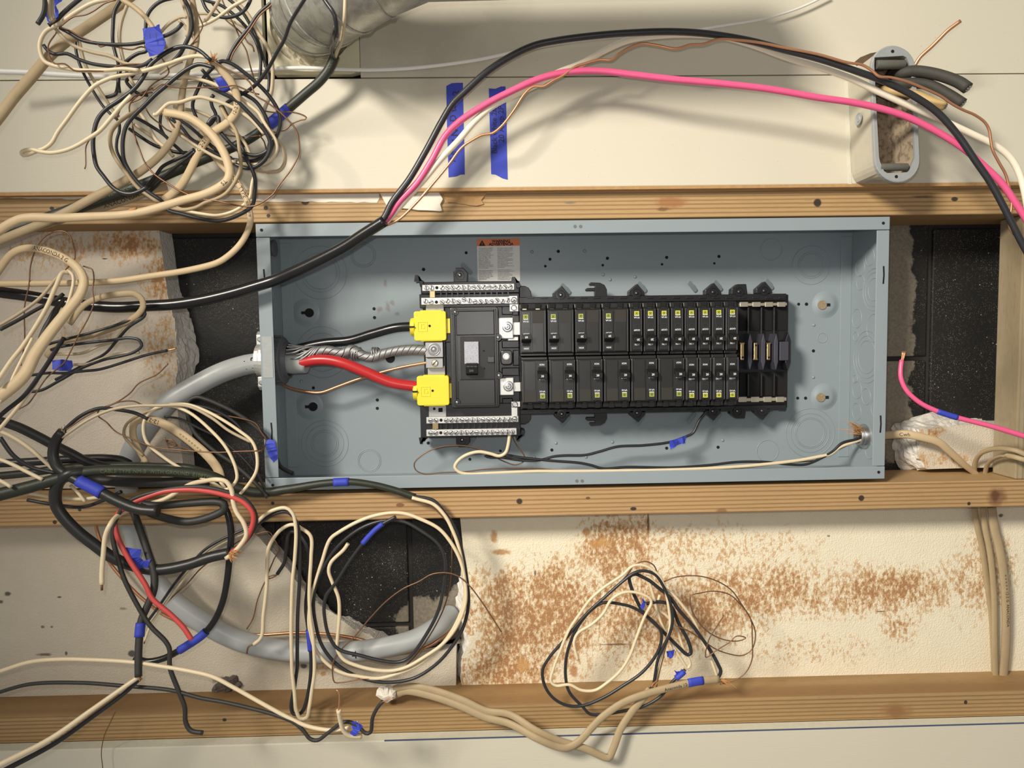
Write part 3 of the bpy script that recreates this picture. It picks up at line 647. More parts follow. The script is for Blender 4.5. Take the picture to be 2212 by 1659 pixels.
bm = bmesh.new(); lathe(bm, [(10.5 * q, .0), (10 * q, -.001), (7 * q, -.0012), (6 * q, .0004), (3.5 * q, -.0016), (.5 * q, -.002)], (p.x, YS - .0262, p.z), 'y', 24); obj('set_screw', bm, MA['aluminium'], lug)
gl = metal('ground_lug', 920, 773, 957, 795, YS - .022, .02); p = P(939, 784, YS - .022); q = S(YS - .022)
bm = bmesh.new(); lathe(bm, [(7.5 * q, .0004), (7.5 * q, -.0012), (6 * q, -.0022), (.5 * q, -.0025)], (p.x, YS - .022, p.z), 'y', 22); obj('lug_screw', bm, MA['zinc_bar'], gl)
bm = bmesh.new(); o = [(6, 1), (-6, 1), (-6, -1), (6, -1)]; an = .8; prism(bm, [(p.x + (a_ * math.cos(an) - b_ * math.sin(an)) * q, p.z + (a_ * math.sin(an) + b_ * math.cos(an)) * q) for a_, b_ in o], YS - .0247, YS - .024); obj('lug_screw_slot', bm, MA['black_print'], gl)
for (x0, y0, x1, y1) in ((1100, 639, 1118, 656), (1101, 657, 1120, 673), (1105, 868, 1124, 879), (1105, 880, 1118, 900)):
    e = metal('bonding_clip', x0, y0, x1, y1, YN - .001, .006, 'tin_plate')
for (x, y) in ((1110, 648), (1110, 665), (1112, 873), (1111, 905)):
    p = P(x, y, YN - .001); q = S(YN); bm = bmesh.new(); lathe(bm, [(6.4 * q, .0004), (6.4 * q, -.0016), (5.2 * q, -.0022), (4.4 * q, -.0008), (.5 * q, -.0008)], (p.x, YN - .001, p.z), 'y', 18); obj('bonding_screw', bm, MA['steel'], base)

# ---------------------------------------------------------------- main breaker
YM = .022
mb = thing('main_breaker', 'large black main circuit breaker with silver plate left of the branch breakers', 'circuit breaker', P(1026, 880, YM))
r = rect(973, 663, 1078, 881, YM); BK = MA['breaker_plastic']
bm = bmesh.new(); prism(bm, rrect(r[0], r[1], r[2], r[3], .004), YM + .003, YS); obj('case', bm, BK, mb, .001)
rim = .0028
bm = bmesh.new(); r2 = rect(980, 668, 1073, 876, YM)
for (a, b, c, d) in ((r2[0], r2[0] + rim, r2[2], r2[3]), (r2[1] - rim, r2[1], r2[2], r2[3]), (r2[0] + rim, r2[1] - rim, r2[2], r2[2] + rim), (r2[0] + rim, r2[1] - rim, r2[3] - rim, r2[3])): bx(bm, a, b, YM - .002, YM + .004, c, d)
obj('rim', bm, BK, mb, .0008)
bm = bmesh.new(); bxp(bm, 985, 671, 1068, 724, YM, YM + .006); obj('upper_face', bm, BK, mb, .0012)
bm = bmesh.new(); bxp(bm, 990, 820, 1070, 874, YM, YM + .006); obj('lower_face', bm, BK, mb, .0012)
bm = bmesh.new(); bxp(bm, 995, 727, 1069, 820, YM + .0022, YM + .006); obj('handle_well', bm, MA['handle_plastic'], mb, .0006)
m = MT('silver_plate', lin(176, 176, 182), .5, .6); m.mix(m.ramp(m.noise(900, 2), .55, .62), lin(120, 122, 140)); MA['silver_plate'] = m.done()
bm = bmesh.new(); bxp(bm, 1003, 738, 1034, 786, YM - .001, YM + .003); obj('slide_plate', bm, MA['silver_plate'], mb, .0004)
r = rect(1006, 787, 1032, 809, YM - .012); bm = bmesh.new(); prismx(bm, [(YM + .003, r[2] - .002), (YM - .010, r[2] + .001), (YM - .013, r[3] - .003), (YM - .010, r[3] + .001), (YM + .003, r[3] + .002)], r[0], r[1]); hd = obj('handle', bm, MA['handle_plastic'], mb, .0009)
for k in range(3):
    bm = bmesh.new(); bxp(bm, 1009 + k * 8, 791, 1014 + k * 8, 793, YM - .0135, YM - .011); obj('handle_rib', bm, BK, hd)
lettering('amp_print', '200', .0042, P(1018, 802, YM - .0135).x, YM - .0136, P(1018, 801, YM - .0135).z, 'dimple_grey', hd)
lettering('embossed_print', 'Q200', .0042, P(1016, 732.5, YM + .002).x, YM + .0019, P(1016, 732.5, YM).z, 'fin_plastic', mb)
bm = bmesh.new(); bxp(bm, 1053, 770, 1068, 783, YM - .0005, YM + .003); obj('test_tab', bm, BK, mb, .0006)
for (x, y) in ((1045, 758), (1046, 796)): dot('dimple', x, y, 2, YM + .002, 'dark_hole', mb)
for (x, y) in ((983, 674), (1076, 729), (1078, 811), (987, 869)):
    p = P(x, y, YM); q = S(YM); bm = bmesh.new(); lathe(bm, [(8 * q, .02), (8 * q, 0), (7 * q, -.0015), (5 * q, -.0015), (4.6 * q, .0002)], (p.x, YM, p.z), 'y', 22); co = obj('screw_boss', bm, BK, mb)
    bm = bmesh.new(); lathe(bm, [(3.8 * q, .0), (3.4 * q, -.0014), (1 * q, -.002)], (p.x, YM, p.z), 'y', 18); obj('rivet_head', bm, MA['steel'], co, 0, True)
# load-side lugs and centre post
for (x0, y0, x1, y1, bxx, byy) in ((1076, 686, 1109, 732, 1096, 706), (1079, 816, 1110, 854, 1098, 834)):
    t = metal('load_lug', x0, y0, x1, y1, YM + .006, .010, 'tin_plate', mb, .0012); metal('load_strap', x1 - 2, y0 + 10, x1 + 15, y1 - 8, YM + .009, .006, 'tin_plate', mb, .0008)
    if y0 < 700: metal('load_strap', 1097, 728, 1120, 736, YM + .009, .006, 'tin_plate', mb, .0008)
    p = P(bxx, byy, YM + .006); q = S(YM); bm = bmesh.new(); lathe(bm, [(11.5 * q, .0002), (11.5 * q, -.0012), (9.5 * q, -.0016), (9 * q, -.0004), (7 * q, -.0004), (6.6 * q, -.0045), (4.6 * q, -.005), (4.2 * q, -.003), (2.4 * q, -.003), (2 * q, -.0045), (.4 * q, -.0048)], (p.x, YM + .006, p.z), 'y', 28); obj('bolt', bm, MA['steel'], t)
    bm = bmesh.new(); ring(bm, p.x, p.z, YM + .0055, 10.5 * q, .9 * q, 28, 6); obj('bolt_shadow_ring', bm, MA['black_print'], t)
r = rect(1081, 756, 1107, 788, YM + .01); bm = bmesh.new(); prism(bm, rrect(r[0], r[1], r[2], r[3], .005), YM + .008, YS); cp = obj('centre_post', bm, BK, mb, .0015)
p = P(1093.5, 770, YM + .008); q = S(YM); bm = bmesh.new(); lathe(bm, [(7.2 * q, 0), (7.2 * q, -.001), (5 * q, -.0012), (4.6 * q, -.0003), (.4 * q, -.0003)], (p.x, YM + .008, p.z), 'y', 24); obj('post_ring', bm, MA['tin_plate'], cp)
# ---------------------------------------------------------------- yellow lug covers
def cover(dx, dy, label):
    Yc = .030
    t = thing('lug_cover', label, 'lug cover', P(930 + dx, 737 + dy, Yc), 'yellow lug covers'); YP = MA['yellow_plastic']
    r = rect(894 + dx, 672 + dy, 964 + dx, 736 + dy, Yc); bm = bmesh.new(); prism(bm, rrect(r[0], r[1], r[2], r[3], .0035), Yc, Yc + .02); b = obj('body', bm, YP, t, .0012)
    r = rect(908 + dx, 670 + dy, 955 + dx, 737.5 + dy, Yc); bm = bmesh.new(); bx(bm, r[0], r[1], Yc + .001, Yc + .019, r[2], r[3]); obj('body_step', bm, YP, t, .0008)
    c = P(894 + dx, 706 + dy, Yc + .008); q = S(Yc)
    bm = bmesh.new(); lathe(bm, [(15 * q, -8 * q), (19 * q, -6 * q), (19.5 * q, 2 * q)], (c.x, Yc + .011, c.z), 'x', 28); cl = obj('cable_collar', bm, YP, t, .0004)
    bm = bmesh.new(); bxp(bm, 884 + dx, 704.5 + dy, 895 + dx, 707.5 + dy, Yc - .003, Yc + .006); obj('collar_slit', bm, MA['dark_hole'], cl)
    bm = bmesh.new(); bxp(bm, 963 + dx, 688 + dy, 974 + dx, 720 + dy, Yc + .004, Yc + .016); obj('latch_tab', bm, YP, t, .0006)
    r = rect(902 + dx, 695 + dy, 923 + dx, 716 + dy, Yc); e = .0009; bm = bmesh.new()
    for (a, b_, c_, d) in ((r[0], r[0] + e, r[2], r[3]), (r[1] - e, r[1], r[2], r[3]), (r[0] + e, r[1] - e, r[2], r[2] + e), (r[0] + e, r[1] - e, r[3] - e, r[3])): bx(bm, a, b_, Yc - .0006, Yc + .0004, c_, d)
    i0, i1, j0, j1 = r[0] + .0045, r[1] - .0035, r[2] + .004, r[3] - .003
    for (a, b_, c_, d) in ((i0, i0 + e, j0, j1), (i1 - e, i1, j0, j1 - .003), (i0 + e, i1 - e, j1 - e, j1), (i0 + .002, i1 - e, j0, j0 + e)): bx(bm, a, b_, Yc - .0006, Yc + .0004, c_, d)
    obj('raised_emblem', bm, YP, b)
    dot('vent_hole', 928 + dx, 704 + dy, 2.6, Yc, 'dark_hole', b)
cover(0, 0, 'yellow lug cover with the black conductor, the upper one')
cover(6.5, 140, 'yellow lug cover with the red conductor, the lower one')

# ---------------------------------------------------------------- branch breakers
YF = .012
X0, X1 = P(1124, 765, YF).x, P(1596.5, 765, YF).x; PW = (X1 - X0) / 16
ZU1, ZU0 = P(1360, 647.5, YF + .006).z, P(1360, 766, YF).z
ZL1, ZL0 = P(1360, 768.5, YF).z, P(1360, 876, YF + .006).z
HU = (ZU1 - ZU0 + ZL1 - ZL0) / 2
def emblem(x, z, s, mat, parent, y):
    bm = bmesh.new(); prism(bm, [(x - s, z - s), (x + s, z - s), (x + s, z + s), (x - s, z + s)], y - .00015, y); e = obj('emblem_square', bm, MA[mat], parent)
    bm = bmesh.new(); k = s * .6; t = s * .16
    for (a, b, c, d) in ((-k, -k + t, -k, k), (k - t, k, -k, k), (-k, k, -k, -k + t), (-k, k, k - t, k)): bx(bm, x + a, x + b, y - .0003, y - .0001, z + c, z + d)
    obj('emblem_line', bm, MA['black_print'], e)
    bm = bmesh.new(); bx(bm, x - s * .22, x + s * .22, y - .0003, y - .0001, z - s * .24, z + s * .3); obj('emblem_core', bm, MA['black_print'], e)
    return e
def make_breaker(poles, on, amps):
    """outer end up, lettering upside down as in the upper row; x from 0 to its width, z from 0 to its height, face at y 0"""
    w = PW * poles - .0014; h = HU
    t = thing('branch_breaker', 'x', 'circuit breaker', (0, 0, 0))
    bm = bmesh.new(); prismx(bm, [(.006, 0), (.006, .05 * h), (.0012, .065 * h), (.0012, .86 * h), (.007, .90 * h), (.009, .985 * h), (.05, .985 * h), (.05, 0)], .0002, w); obj('case', bm, BK, t, .0009)
    for k in range(poles):   # terminal pocket with screw
        xc = (k + .5) * PW if poles == 1 else (.19 + .5 * k) * w
        bm = bmesh.new(); bx(bm, xc - .0035, xc + .0035, .0050, .012, .905 * h, .99 * h); tp = obj('terminal_pocket', bm, MA['dark_hole'], t)
        bm = bmesh.new(); bx(bm, xc - .0030, xc + .0030, .0040, .008, .875 * h, .90 * h); obj('terminal_clamp', bm, MA['zinc_bar'] if (poles == 2 and amps == '60') else BK, tp, .0005)
    # raised faceplate: a narrow strip with print and handle, a plain field beside it
    c0, c1 = (.0022, .0148) if poles == 2 else (.0034, .0158)
    bm = bmesh.new(); bx(bm, c0, c1, -.0006, .002, .09 * h, .84 * h); obj('faceplate', bm, BK, t, .0004)
    if poles == 2:
        bm = bmesh.new(); bx(bm, .0172, w - .004, -.0002, .002, .08 * h, .85 * h); obj('blank_field', bm, BK, t, .0004)
        bm = bmesh.new(); bx(bm, .0172, w - .004, -.00045, 0, .62 * h, .85 * h); obj('rating_sticker', bm, simple('sticker_dark', (44, 42, 36), .6, 0, .05) if 'sticker_dark' not in MA else MA['sticker_dark'], t)
    if True:
        for xx in (.0008, w - .0022):
            bm = bmesh.new(); bx(bm, xx, xx + .001, -.001, .003, .06 * h, .86 * h); obj('side_ridge', bm, MA['ridge_highlight'], t, .0003)
    cx = (c0 + c1) / 2; R = math.pi; y = -.0008
    fr = (.74, .655, .50, .42, .145) if poles == 2 else (.775, .70, .54, .465, .19)
    emblem(cx - .0004, fr[0] * h, .0033, 'yellow_print' if poles == 1 else 'yellow_print_dim', t, y + .0002)
    bm = bmesh.new(); bx(bm, cx - .0036, cx + .0032, y - .0001, y + .0002, fr[1] * h + .0026, fr[1] * h + .0034); obj('white_line', bm, MA['white_print'], t)
    lettering('rating_print', '10 kA', .0034, cx, y, fr[1] * h, 'white_print', t, R, bold=.00006)
    bm = bmesh.new(); a, b, c, d = cx - .0034, cx + .0038, fr[2] * h - .003, fr[2] * h + .0025; e = .00035
    for (i, j, k, l) in ((a, a + e, c, d), (b - e, b, c, d), (a, b, c, c + e), (a, b, d - e, d)): bx(bm, i, j, y - .0004, y + .0004, k, l)
    obj('indicator_window', bm, MA['fin_plastic'], t)
    lettering('off_print', 'O/OFF', .0033, cx, y, fr[3] * h, 'white_print', t, R, bold=.00006, sx=.9)
    lettering('on_print', 'I/ON', .0033, cx, y, fr[4] * h, 'white_print', t, R, bold=.00006, sx=.95)
    if poles == 2: hz0, hz1, rz0, rz1 = .305, .41, .19, .305
    elif on: hz0, hz1, rz0, rz1 = .235, .33, .33, .435
    else: hz0, hz1, rz0, rz1 = .32, .425, .225, .32
    bm = bmesh.new(); bx(bm, cx - .0052, cx + .0052, -.0009, .001, rz0 * h, rz1 * h); obj('handle_slot', bm, MA['dark_hole'], t)
    hw = .0068 if poles == 2 else .0060
    bm = bmesh.new(); mid = (rz0 + rz1) / 2 * h; lo, hi = hz0 * h, hz1 * h
    if lo >= rz1 * h - .001: prof = [(.0, mid), (-.004, mid + .002), (-.0090, lo), (-.0105, lo + .001), (-.0098, hi), (-.0085, hi + .0004), (.0, lo + .002)]
    else: prof = [(.0, mid), (-.004, mid - .002), (-.0090, hi), (-.0105, hi - .001), (-.0098, lo), (-.0085, lo - .0004), (.0, hi - .002)]
    prismx(bm, prof, cx - hw, cx + hw); hnd = obj('handle', bm, MA['handle_plastic'], t, .0005)
    lettering('amp_print', amps, .0040, cx, -.0108, (lo + hi) / 2, 'white_print', hnd, R, bold=.00008)
    return t
protos = {}
def place(row, k0, poles, on, amps, label):
    key = (poles, on, amps); x = X0 + PW * k0
    if row == 'u': loc, rot = (x, YF, ZU0), (0, 0, 0)
    else: loc, rot = (x + PW * poles, YF, ZL1), (0, math.pi, 0)
    g = ('two-pole' if poles == 2 else 'single-pole') + ' branch breakers'
    if key not in protos:
        o = protos[key] = make_breaker(poles, on, amps); o.location = loc; o.rotation_euler = rot; o['label'] = label; o['group'] = g
    else: o = dup(protos[key], loc, rot, label, g)
ORD = ['first', 'second', 'third', 'fourth', 'fifth', 'sixth', 'seventh', 'eighth']
place('u', 0, 2, 0, '60', 'wide black two-pole breaker with two bright terminal screws, leftmost of upper row')
for k in range(1, 4): place('u', 2 * k, 2, 0, '20', '%s wide black two-pole breaker from the left in the upper row' % ORD[k])
for k in range(8): place('u', 8 + k, 1, 1, '20', '%s narrow black single-pole breaker from the left in the upper row' % ORD[k])
for k in range(6): place('l', 2 * k, 2, 0, '30' if k < 2 else '20', '%s wide black two-pole breaker from the left in the lower row' % ORD[k])
for k in range(4): place('l', 12 + k, 1, 0, '20', '%s narrow black single-pole breaker from the left in the lower row' % ORD[k])

# ================================================================ tubes: wires, cables, conductors
UP = np.array([0, 1.0, 0])
def cat(pts, step):
    """centripetal Catmull-Rom through world points, resampled evenly"""
    p = np.array(pts, float); p = np.vstack([2 * p[0] - p[1], p, 2 * p[-1] - p[-2]]); out = []
    for i in range(1, len(p) - 2):
        p0, p1, p2, p3 = p[i - 1], p[i], p[i + 1], p[i + 2]
        t = [0.0]
        for a, b in ((p0, p1), (p1, p2), (p2, p3)): t.append(t[-1] + max(np.linalg.norm(b - a), 1e-6) ** .5)
        n = max(2, int(np.linalg.norm(p2 - p1) / step))
        for k in range(n):
            u = t[1] + (t[2] - t[1]) * k / n
            A1 = p0 * (t[1] - u) / (t[1] - t[0]) + p1 * (u - t[0]) / (t[1] - t[0]); A2 = p1 * (t[2] - u) / (t[2] - t[1]) + p2 * (u - t[1]) / (t[2] - t[1]); A3 = p2 * (t[3] - u) / (t[3] - t[2]) + p3 * (u - t[2]) / (t[3] - t[2])
            B1 = A1 * (t[2] - u) / (t[2] - t[0]) + A2 * (u - t[0]) / (t[2] - t[0]); B2 = A2 * (t[3] - u) / (t[3] - t[1]) + A3 * (u - t[1]) / (t[3] - t[1])
            out.append(B1 * (t[2] - u) / (t[2] - t[1]) + B2 * (u - t[1]) / (t[2] - t[1]))
    out.append(p[-2]); return np.array(out)
def path(s, Y0, Y1, step=.004):
    """a string of pixels x,y[,depth in mm]; depths left out run evenly from Y0 to Y1"""
    raw = [tuple(float(v) for v in q.split(',')) for q in s.split()]
    L = [0.0]
    for a, b in zip(raw, raw[1:]): L.append(L[-1] + math.hypot(b[0] - a[0], b[1] - a[1]))
    know = [(l, q[2]) for l, q in zip(L, raw) if len(q) > 2]
    if not know or know[0][0] > 0: know = [(0.0, Y0)] + know
    if know[-1][0] < L[-1]: know = know + [(L[-1], Y1)]
    ys = np.interp(L, [k[0] for k in know], [k[1] for k in know]) / 1000
    return cat([tuple(P(q[0], q[1], y)) for q, y in zip(raw, ys)], step)
def frames(c):
    T = np.gradient(c, axis=0); T /= np.linalg.norm(T, axis=1)[:, None] + 1e-12
    side = np.cross(T, UP); l = np.linalg.norm(side, axis=1)
    ok = l > .25
    if not ok.any(): side[:] = (1, 0, 0)
    else:
        idx = np.where(ok)[0]; side[ok] /= l[ok][:, None]
        for i in np.where(~ok)[0]: side[i] = side[idx[np.argmin(abs(idx - i))]]
        for i in range(1, len(side)):
            if np.dot(side[i], side[i - 1]) < 0: side[i] = -side[i]
    side -= (side * T).sum(1)[:, None] * T; side /= np.linalg.norm(side, axis=1)[:, None] + 1e-12
    return T, side, np.cross(side, T)
def tube_mesh(name, c, ra, rb=None, n=10, wob=0, tw=None, hollow=False):
    c = np.asarray(c); T, A, B = frames(c); m = len(c); ra = np.broadcast_to(ra, (m,)).astype(float); rb = ra if rb is None else np.broadcast_to(rb, (m,)).astype(float)
    if tw is not None:
        tw = np.broadcast_to(tw, (m,)); A, B = A * np.cos(tw)[:, None] + B * np.sin(tw)[:, None], B * np.cos(tw)[:, None] - A * np.sin(tw)[:, None]
    if wob:
        rn = np.random.RandomState(m); k = np.convolve(rn.uniform(-1, 1, m + 12), np.ones(13) / 13, 'valid')[:m] * wob; ra = ra * (1 + k); rb = rb * (1 - k)
    an = 2 * np.pi * np.arange(n) / n
    pw = 1.0
    V = c[:, None, :] + (ra[:, None] * np.cos(an))[:, :, None] * A[:, None, :] + (rb[:, None] * np.sin(an))[:, :, None] * B[:, None, :]
    verts = V.reshape(-1, 3).tolist(); faces = []
    for i in range(m - 1):
        for j in range(n): faces.append((i * n + j, i * n + (j + 1) % n, (i + 1) * n + (j + 1) % n, (i + 1) * n + j))
    if not hollow:
        faces.append(tuple(range(n))[::-1]); faces.append(tuple((m - 1) * n + j for j in range(n)))
    me = bpy.data.meshes.new(name); me.from_pydata(verts, [], faces); me.update()
    bm = bmesh.new(); bm.from_mesh(me); bmesh.ops.recalc_face_normals(bm, faces=bm.faces[:]); bm.to_mesh(me); bm.free()
    for p in me.polygons: p.use_smooth = len(p.vertices) == 4
    return me
PATHS = {}
def tube(name, mat, w, Y0, Y1, s, parent=None, flat=0, n=None, wob=.06, key=None, tw=None, taper=None):
    c = path(s, Y0, Y1, .003 if w < 12 else .004)
    sc = (c[:, 1] + .955) / F
    r = w / 2 * sc
    if taper: r = r * np.interp(np.linspace(0, 1, len(c)), np.linspace(0, 1, len(taper)), taper)
    if n is None: n = 6 if w < 4 else (10 if w < 15 else 16)
    me = tube_mesh(name, c, r, r * flat if flat else None, n, wob if w > 4 else 0, tw)
    o = link(name, me, MA[mat], parent)
    if key: PATHS[key] = (c, r, flat or 1)
    return o
def sub(key, t0, t1):
    c, r, fl = PATHS[key]; m = len(c); i0, i1 = int(t0 * (m - 1)), max(int(t0 * (m - 1)) + 3, int(t1 * (m - 1)))
    return c[i0:i1 + 1], r[i0:i1 + 1], fl
def wrap(key, t0, t1, parent, k=1.14, name='tape_wrap', mat='blue_tape', rnd=True):
    c, r, fl = sub(key, t0, t1)
    return link(name, tube_mesh(name, c, r * k + .0003, r * fl * k + .0005, 14, .12), MA[mat], parent)
def flag(pts, Y, parent, name='tape_flag', Yk=None, mat='blue_tape', seed=1):
    """a crumpled flag of tape hanging off a wire: an outline of pixels, given a small thickness"""
    ps = [P(x, y, (Y if len(q) < 1 else q[0]) / 1000) for x, y, *q in pts]
    bm = bmesh.new(); vs = [bm.verts.new(p) for p in ps]; bm.faces.new(vs)
    bmesh.ops.subdivide_edges(bm, edges=bm.edges[:], cuts=3, use_grid_fill=True); bmesh.ops.triangulate(bm, faces=bm.faces[:])
    for v in bm.verts: v.co.y += mnoise.noise(v.co * 130 + Vector((seed, 0, 0))) * .004; v.co.x += mnoise.noise(v.co * 190) * .0012; v.co.z += mnoise.noise(v.co * 170 + Vector((5, 0, 0))) * .0012
    o = obj(name, bm, MA[mat], parent); s = o.modifiers.new('thick', 'SOLIDIFY'); s.thickness = .0005; return o
def print_on(key, txt, t0, size_px, parent, mat='black_print', flip=False, gap=1.0, off=0.0):
    """print that follows a cable jacket on its camera side"""
    c, r, fl = PATHS[key]; T, A, B = frames(c); m = len(c); i0 = int(t0 * (m - 1)); sz = size_px * S(c[i0][1])
    me = text_mesh('jacket_print', txt, sz, 'LEFT', 0, gap)
    L = np.concatenate([[0], np.cumsum(np.linalg.norm(np.diff(c, axis=0), axis=1))])
    if B[i0][1] > 0: Bs = -1
    else: Bs = 1
    for v in me.vertices:
        u, h = v.co.x, v.co.y + off * sz
        if flip: u, h = -u, -h
        l = L[i0] + u; k = [np.interp(l, L, c[:, j]) for j in range(3)]; Ai = np.array([np.interp(l, L, A[:, j]) for j in range(3)]); Bi = np.array([np.interp(l, L, B[:, j]) for j in range(3)]) * Bs; ri = np.interp(l, L, r)
        # keep lettering upright with respect to its reading direction
        Ti = np.array([np.interp(l, L, T[:, j]) for j in range(3)]); up = np.cross(-Bi, Ti) * -1
        x = min(max(h / ri, -.95), .95); q = np.array(k) + up * (h * 1.0) + Bi * (ri * fl * math.sqrt(1 - x * x) + .0003)
        v.co = q
    return link('jacket_print', me, MA[mat], parent)
def fray(x, y, Y, ang, parent, n=16, L=22, spread=.7, mat='fibre', name='frayed_paper'):
    """torn paper filler sticking out of a stripped jacket"""
    bm = bmesh.new(); rn = random.Random(int(x * 7 + y)); o = P(x, y, Y / 1000); s = S(Y / 1000)
    for k in range(n):
        a = math.radians(ang) + rn.uniform(-spread, spread); l = rn.uniform(.45, 1) * L * s; w = rn.uniform(.6, 1.6) * s
        d = Vector((math.cos(a), rn.uniform(-.5, .5), math.sin(a))); q = Vector((-d.z, 0, d.x)); b = o + Vector((rn.uniform(-4, 4) * s, rn.uniform(-3, 3) * s, rn.uniform(-4, 4) * s))
        mid = b + d * l * .55 + Vector((rn.uniform(-1, 1), rn.uniform(-1, 1), rn.uniform(-1, 1))) * l * .14; e = mid + d * l * .45 + Vector((rn.uniform(-1, 1), rn.uniform(-1, 1), rn.uniform(-1, 1))) * l * .2
        t = Vector((0, .0004, 0)); V = [bm.verts.new(v) for v in (b - q * w, b + q * w, mid + q * w, mid - q * w, e + q * w * .3, e - q * w * .3, b - q * w + t, b + q * w + t, mid + q * w + t, mid - q * w + t, e + q * w * .3 + t, e - q * w * .3 + t)]
        for f in ((0, 1, 2, 3), (3, 2, 4, 5), (6, 9, 8, 7), (9, 11, 10, 8), (0, 3, 9, 6), (3, 5, 11, 9), (1, 7, 8, 2), (2, 8, 10, 4), (4, 10, 11, 5), (0, 6, 7, 1)): bm.faces.new([V[i] for i in f])
    o = obj(name, bm, MA[mat], parent); o['kind'] = 'stuff'; return o
def cable(name, label, cat_, loc, parts, group=None):
    t = thing(name, label, cat_, P(*loc), group)
    out = []
    for p in parts:
        kw = p[6] if len(p) > 6 else {}
        out.append(tube(p[0], p[1], p[2], p[3], p[4], p[5], t, **kw))
    t_parts = out
    return t
K, Wt, CU, TN = 'wire_black', 'wire_white', 'copper_dull', 'wire_tan'

# ================================================================ duct, its access panel, conduit fitting, tape labels
ap = thing('access_panel', 'square cream cover plate around the galvanised duct, top left', 'cover plate', P(676, 163, -.008))
q0 = rect(577, -60, 775, 161, -.0085); hc = P(673, 52, -.0085); hr = 86 * S(-.0085)
bm = bmesh.new(); n = 48
inner = [(hc.x + hr * math.cos(2 * math.pi * i / n), hc.z + hr * math.sin(2 * math.pi * i / n)) for i in range(n)]
def tosq(x, z):
    dx, dz = x - hc.x, z - hc.z; t = min([((q0[1] if dx > 0 else q0[0]) - hc.x) / dx if abs(dx) > 1e-9 else 1e9, ((q0[3] if dz > 0 else q0[2]) - hc.z) / dz if abs(dz) > 1e-9 else 1e9]); return (hc.x + dx * t, hc.z + dz * t)
outer = [tosq(*p) for p in inner]
for Y_ in (0,):
    V = [[bm.verts.new((p[0], yy, p[1])) for p in pts] for pts, yy in ((inner, .001), (inner, -.0095), (outer, -.0095), (outer, .001))]
    for a in range(3):
        for i in range(n): bm.faces.new((V[a][i], V[a][(i + 1) % n], V[a + 1][(i + 1) % n], V[a + 1][i]))
obj('plate', bm, simple('plate_paint', (206, 199, 168), .6, 0, .06, 40), ap)
for (x, y) in ((769, 156), (590, 115), (584, 155)): dot('nail', x, y, 2.6, -.0095, 'cast_metal', ap)
# crumpled plastic film in the opening
bm = bmesh.new(); rows = []
for k in range(7):
    rr = hr * (.70 + .33 * k / 6); row = []
    for i in range(60):
        a = 2 * math.pi * i / 60; v = Vector((hc.x + rr * math.cos(a), -.001, hc.z + rr * math.sin(a))); v.y += mnoise.noise(v * 70) * .010 + mnoise.noise(v * 160) * .004; row.append(bm.verts.new(v))
    rows.append(row)
for k in range(6):
    for i in range(60): bm.faces.new((rows[k][i], rows[k][(i + 1) % 60], rows[k + 1][(i + 1) % 60], rows[k + 1][i]))
tag(obj('plastic_film', bm, MA['clear_film'], None, 0, False), 'crumpled clear plastic film stuffed around the duct in its opening', 'plastic film')
fm_ = bpy.data.objects['plastic_film']; sm = fm_.modifiers.new('t', 'SOLIDIFY'); sm.thickness = .0004
du = thing('duct_elbow', 'round galvanised sheet-metal duct elbow coming out of the wall, top left', 'duct', P(680, 110, -.01))
segs = [(676, 34, .03), (674, 28, -.012), (676, 18, -.040), (698, 0, -.080), (744, -30, -.112), (806, -70, -.135), (900, -112, -.150), (1520, -128, -.155)]
pts = [np.array(P(x, y, Y)) for x, y, Y in segs]; R0 = .0535
for i in range(len(pts) - 1):
    a, b = pts[i], pts[i + 1]; c = np.array([a + (b - a) * t for t in np.linspace(-.02, 1.02, 6)])
    me = tube_mesh('gore', c, R0 * (1 - .002 * i), None, 44, 0, None, True); link('gore', me, MA['galvanised'], du)
    d = (b - a) / np.linalg.norm(b - a); me = tube_mesh('seam_bead', np.array([a - d * .0016, a - d * .0008, a, a + d * .0008, a + d * .0016]), np.array([R0, R0 + .0012, R0 + .0018, R0 + .0012, R0]), None, 44, 0, None, True)
    if i > 1: link('seam_bead', me, MA['galvanised'], du)
me = tube_mesh('fill', np.array([pts[1], pts[2]]), R0 * .2, None, 8); bpy.data.meshes.remove(me)
for k in range(2, 7):   # close the mitres between gores
    me = bpy.data.meshes.new('elbow_joint'); bm = bmesh.new(); bmesh.ops.create_uvsphere(bm, u_segments=40, v_segments=20, radius=R0 - .0004); bmesh.ops.translate(bm, verts=bm.verts[:], vec=pts[k]); bm.to_mesh(me); bm.free()
    link('elbow_joint', me, MA['galvanised'], du, 0, True)
